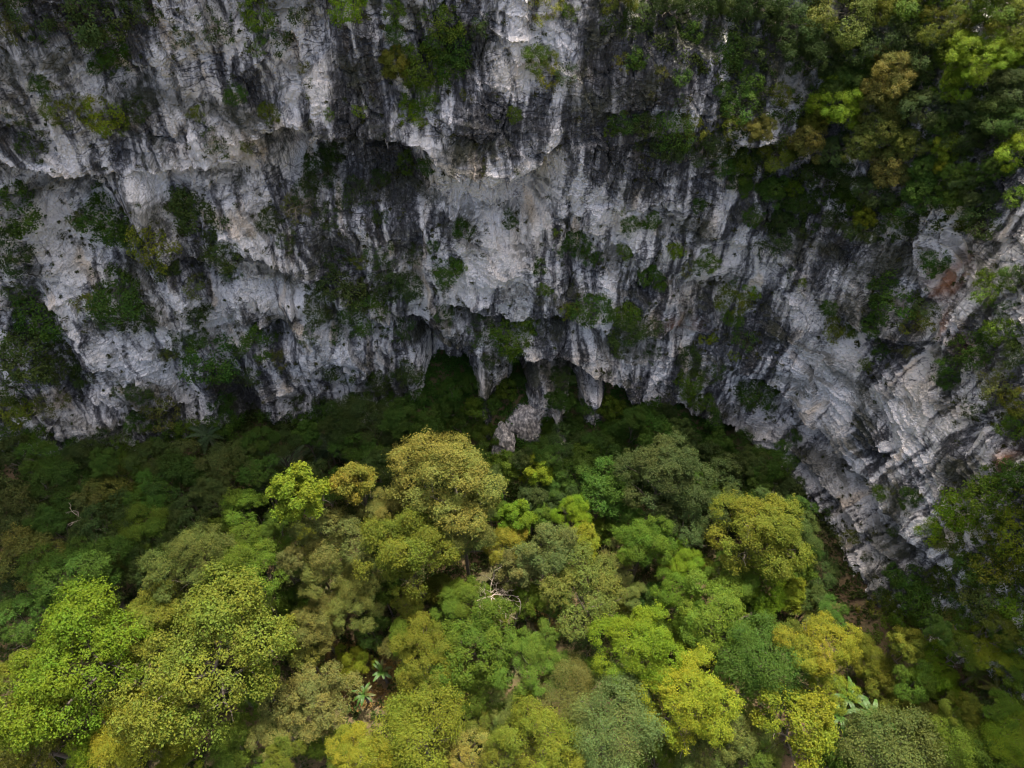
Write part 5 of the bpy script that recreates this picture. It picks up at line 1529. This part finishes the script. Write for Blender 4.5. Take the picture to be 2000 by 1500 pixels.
# ---------------------------------------------------------------- ferns, banana plants, bare wood
def frond_mesh(name, seed, L_=2.6, w=0.55, n=18, mat=None):
    """feathered fern frond along +x"""
    parts = []
    t = np.linspace(0, 1, n)
    x = L_ * t
    z = 0.55 * L_ * t - 0.72 * L_ * t ** 2
    path = np.stack([x, 0 * x, z], 1)
    parts.append(tube(path, np.linspace(.035, .01, n), 4))
    for i in range(2, n):
        wl = w * math.sin(math.pi * min(1, (t[i] * .9 + .1))) ** .7 * (1 - .25 * t[i]) + .06
        for s in (-1, 1):
            a = path[i]
            d = np.array([.28, s, -.28])
            d = d / np.linalg.norm(d)
            side = np.array([.055 * L_ / 2.6, 0, 0.01])
            v = np.array([a - side, a + d * wl * .55 - side, a + d * wl, a + d * wl * .55 + side + np.array([0, 0, .01])])
            v[3] = a + d * wl * .55 + side
            v2 = np.array([a - side, a + d * wl * .6 - side, a + d * wl, a + side])
            parts.append((v2, np.array([[0, 1, 2, 3]])))
    v, f = join(parts)
    var = np.tile(np.array([.5, .4, 0, 1], np.float32), (len(f), 1))
    var[:, 0] = np.random.default_rng(seed).uniform(.3, .7, len(f))
    return new_mesh(name, v, f, mat or M_LEAF, [("var", 'FLOAT_COLOR', 'FACE', var)])


def banana_mesh(name, seed, L_=2.6, w=.30):
    rng = np.random.default_rng(seed)
    n = 14
    t = np.linspace(0, 1, n)
    path = np.stack([L_ * t * (1 - .12 * t), 0 * t, .75 * L_ * t - .80 * L_ * t ** 2], 1)
    ww = w * np.clip(np.sin(np.pi * np.clip(t * .93 + .03, 0, 1)), .08, 1) ** .55
    ww[:2] *= .25
    v, f = [], []
    for i in range(n):
        c = path[i]
        v += [c + [0, ww[i], .10 * ww[i] + rng.normal() * .015], c, c + [0, -ww[i], .10 * ww[i] + rng.normal() * .015]]
    for i in range(n - 1):
        b = i * 3
        f += [(b, b + 3, b + 4, b + 1), (b + 1, b + 4, b + 5, b + 2)]
    v, f = np.array(v), np.array(f)
    parts = [(v, f), tube(path + [0, 0, .012], np.linspace(.035, .008, n), 4)]
    v, f = join(parts)
    var = np.tile(np.array([.5, .4, 0, 1], np.float32), (len(f), 1))
    return new_mesh(name, v, f, M_BROADLEAF, [("var", 'FLOAT_COLOR', 'FACE', var)])


FRONDS = [frond_mesh("fern_frond", 1), frond_mesh("fern_frond_long", 2, 3.0, .6, 22)]
BLADES = [banana_mesh("banana_leaf", 1), banana_mesh("banana_leaf_b", 2, 2.9, .27)]
vt, ft = tube(np.array([[0, 0, -.5], [0, 0, .5], [.03, 0, 1.0]]), [.16, .13, .10], 8)
STUB = new_mesh("fern_trunk", vt, ft, M_BARK, smooth=True)


def rosette(name, part, px, py, r, col, nleaf, h, meshes, lab, cat, grp, cliffside=False, tilt=(-.1, .5), dead=0, ph0=0.0):
    d = ray(px, py)
    t = 66.0
    for _ in range(30):
        t += .6 * ((CAMZ - float(ground_z(d[0] * t, d[1] * t)) - h) / -d[2] - t)
    S, nn, _k = cliff_at(px, py)
    if S is not None:
        t = min(t, float(np.dot(S - np.array([0, 0, CAMZ]), d) / np.dot(d, d)) - .3)
    x, y, z = d[0] * t, d[1] * t, CAMZ + d[2] * t
    s = r * t / FPX / 2.5
    gz0 = min(float(ground_z(x, y)), z - .3)
    root = bpy.data.objects.new(name, None)
    sc.collection.objects.link(root)
    root.location = (x, y, gz0)
    root.empty_display_size = .3
    hh = z - gz0
    tk = link("trunk", STUB, root, (0, 0, 0), None, (1, 1, hh))
    for k in range(nleaf):
        a = ph0 + k * 6.283 / nleaf + prng.uniform(-.25, .25)
        l = link(part, prng.choice(meshes), root, (0, 0, hh - .05), (prng.uniform(-.25, .25), -prng.uniform(*tilt), a), [s * prng.uniform(.8, 1.1)] * 3)
        c = COL['brown'] if k < dead else COL[col]
        c = jitter(c)
        l.color = c
    return tag(root, lab, cat, grp)


FG = "tree ferns"
COL['fern'] = (0.050, 0.082, 0.045)
COL['leafgreen'] = (0.040, 0.092, 0.012)
rosette("tree_fern", "frond", 568, 905, 46, 'fern', 9, 3.5, FRONDS, "shaded tree fern left of its twin under the wall, above the slim yellow-lime tree", "tree fern", FG)
rosette("tree_fern", "frond", 645, 878, 52, 'fern', 10, 3.8, FRONDS, "shaded larger tree fern above the narrow yellow-and-rust tree", "tree fern", FG)
rosette("tree_fern", "frond", 405, 850, 38, 'fern', 9, 3.0, FRONDS, "dark tree fern under the ribbed left wall", "tree fern", FG)
rosette("tree_fern", "frond", 1585, 1192, 52, 'sage', 9, 4.0, FRONDS, "grey green tree fern at the foot of the right wall", "tree fern", FG, dead=2)
rosette("tree_fern", "frond", 1905, 1318, 28, 'sage', 8, 2.5, FRONDS, "sage tree fern on the right slope, left of the fern pair", "tree fern", FG)
rosette("tree_fern", "frond", 1948, 1345, 28, 'tan', 8, 2.5, FRONDS, "tan withered tree fern on the right slope, right of the fern pair", "tree fern", FG)
rosette("tree_fern", "frond", 158, 1192, 30, 'lime', 7, 12.0, FRONDS, "bright fern crown poking up behind the broad lime tree", "tree fern", FG)
rosette("tree_fern", "frond", 1285, 1135, 24, 'brown', 8, 5.0, FRONDS, "brown withered fern crown between the mid green crowns", "tree fern", FG)
BG = "banana plants"
rosette("banana_plant", "leaf", 1705, 1405, 50, 'leafgreen', 10, 5.5, BLADES, "largest banana plant, right of the wide yellow tree", "banana plant", BG, tilt=(.0, .5), dead=2)
rosette("banana_plant", "leaf", 1655, 1362, 40, 'leafgreen', 8, 5.5, BLADES, "banana plant above the largest one, close to the yellow crowns", "banana plant", BG, tilt=(.0, .5))
rosette("banana_plant", "leaf", 1638, 1398, 36, 'leafgreen', 8, 5.0, BLADES, "banana plant left of the largest one", "banana plant", BG, tilt=(.0, .5))
rosette("banana_plant", "leaf", 1650, 1428, 34, 'leafgreen', 8, 4.8, BLADES, "lowest small banana plant beside the wide yellow tree", "banana plant", BG, tilt=(.0, .5))
rosette("banana_plant", "leaf", 747, 1312, 27, 'leafgreen', 9, 3.6, BLADES, "upper banana plant in the dry clearing casting a spiky shadow", "banana plant", BG, tilt=(.1, .7), dead=3)
rosette("banana_plant", "leaf", 711, 1356, 27, 'leafgreen', 9, 3.0, BLADES, "lower banana plant in the dry clearing with thin spread leaves", "banana plant", BG, tilt=(.0, .5), dead=2)


def bare_tree(name, px, py, r, seed, lab, cat, h=None, on_cliff=False, lim=7, grp=None, gravity=0.05):
    """leafless branching wood: trunk and each main limb a part"""
    rng = np.random.default_rng(seed)
    d = ray(px, py)
    if on_cliff:
        S, nn, _k = cliff_at(px, py)
        t = float(np.dot(S - np.array([0, 0, CAMZ]), d) / np.dot(d, d))
        base = np.array(S) - np.array([nn[0], nn[1], 0]) * .2
        Rm = r * t / FPX
        ax = np.array([nn[0] * .9, nn[1] * .9, .5])
        hh = Rm * .5
    else:
        t = 66.0
        for _ in range(30):
            t += .6 * ((CAMZ - float(ground_z(d[0] * t, d[1] * t)) - h) / -d[2] - t)
        base = np.array([d[0] * t, d[1] * t, float(ground_z(d[0] * t, d[1] * t))])
        Rm = r * t / FPX
        ax = np.array([0, 0, 1.0])
        hh = h
    root = bpy.data.objects.new(name, None)
    sc.collection.objects.link(root)
    root.location = base
    k = 0.018 * Rm + .02
    p, rr, dd = limb(rng, (0, 0, 0) - unit(ax) * .3, ax, hh + .3, k * 1.5, k, .08, 7)
    v, f = tube(p, rr, 7)
    link("trunk", new_mesh("bare_trunk", v, f, M_PALE, smooth=True), root)
    for i in range(lim):
        a = i * 2.4 + rng.uniform(-.4, .4)
        s = p[-1 - rng.integers(0, 3)]
        dv = np.array([math.cos(a), math.sin(a), rng.uniform(.1, .8)])
        if on_cliff:
            dv = dv + unit(ax) * .7
        parts = []
        q, rq, dq = limb(rng, s, dv, Rm * rng.uniform(.7, 1.05), k * .8, k * .3, .26, 8, gravity * .3)
        parts.append(tube(q, rq, 5))
        for j in range(5):
            s2 = q[rng.integers(2, 8)]
            q2, r2, d2 = limb(rng, s2, dq + rng.normal(size=3) * .8, Rm * rng.uniform(.25, .5), k * .4, k * .16, .28, 6)
            parts.append(tube(q2, r2, 4))
            for m in range(3):
                s3 = q2[rng.integers(2, 6)]
                q3, r3, _ = limb(rng, s3, d2 + rng.normal(size=3) * .8, Rm * rng.uniform(.1, .25), k * .2, k * .1, .25, 4)
                parts.append(tube(q3, r3, 3))
        v, f = join(parts)
        link("branch", new_mesh("bare_branch", v, f, M_PALE, smooth=True), root)
    return tag(root, lab, cat, grp)


bare_tree("bare_tree", 955, 1140, 68, 4, "leafless pale tree with spreading twigs in the middle of the forest", "tree", 8, lim=9)
bare_tree("bare_tree", 1005, 1195, 40, 6, "fallen-looking bare branches below the leafless pale tree", "tree", 4, lim=5)
bare_tree("bare_tree", 850, 1330, 30, 8, "bare thin tree showing through the olive crowns, lower centre", "tree", 7, lim=5)
bare_tree("bare_tree", 185, 1000, 34, 10, "thin pale bare tree standing in the left shade", "tree", 10, lim=5)
BS_ = "bare branches on the rock face"
bare_tree("bare_shrub", 420, 62, 40, 11, "pale bare branches reaching sideways, top left of the wall", "dead shrub", on_cliff=True, lim=4, grp=BS_)
bare_tree("bare_shrub", 555, 75, 26, 12, "small bare twigs right of the pale sideways branches, top left", "dead shrub", on_cliff=True, lim=3, grp=BS_)
bare_tree("bare_shrub", 625, 345, 34, 13, "pale twisted bare branches hanging inside the upper cave", "dead shrub", on_cliff=True, lim=4, grp=BS_, gravity=-.6)
bare_tree("bare_shrub", 590, 405, 40, 14, "large leafless grey shrub below the upper cave's left side", "dead shrub", on_cliff=True, lim=7, grp=BS_)
bare_tree("bare_shrub", 425, 280, 30, 15, "bare twiggy shrub left of the upper cave's lip", "dead shrub", on_cliff=True, lim=5, grp=BS_)
bare_tree("bare_shrub", 1515, 48, 44, 16, "pale crooked bare branch at the top of the wood", "dead shrub", on_cliff=True, lim=3, grp=BS_)
bare_tree("bare_shrub", 1665, 140, 34, 17, "pale bare branch arching over the deep green domed tree", "dead shrub", on_cliff=True, lim=3, grp=BS_)
bare_tree("bare_shrub", 1805, 180, 26, 18, "short pale bare branch right of the tan domed tree", "dead shrub", on_cliff=True, lim=3, grp=BS_)
bare_tree("bare_shrub", 1370, 285, 28, 19, "whitish bare twigs in the bushy band mid right", "dead shrub", on_cliff=True, lim=5, grp=BS_)
bare_tree("bare_shrub", 1430, 230, 28, 20, "bare twigs above the tan domed tree at the wood's left margin", "dead shrub", on_cliff=True, lim=4, grp=BS_)
bare_tree("bare_shrub", 950, 625, 26, 21, "white bare twigs above the low cave's left roof", "dead shrub", on_cliff=True, lim=5, grp=BS_)
bare_tree("bare_shrub", 1300, 555, 26, 22, "pale bare twigs beside the cracks right of the buttress", "dead shrub", on_cliff=True, lim=4, grp=BS_)
bare_tree("bare_shrub", 1770, 600, 34, 23, "forked pale bare branch among shrubs on the right wall slabs", "dead shrub", on_cliff=True, lim=3, grp=BS_)
bare_tree("bare_shrub", 265, 250, 24, 24, "bare twigs right of the bright yellow green shrub, upper left", "dead shrub", on_cliff=True, lim=4, grp=BS_)
bare_tree("bare_shrub", 1525, 405, 26, 25, "thin bare stems at the lower tip of the right wood", "dead shrub", on_cliff=True, lim=3, grp=BS_)
bare_tree("bare_shrub", 60, 500, 34, 26, "bare twigs beside the smooth pale panel at left", "dead shrub", on_cliff=True, lim=5, grp=BS_)
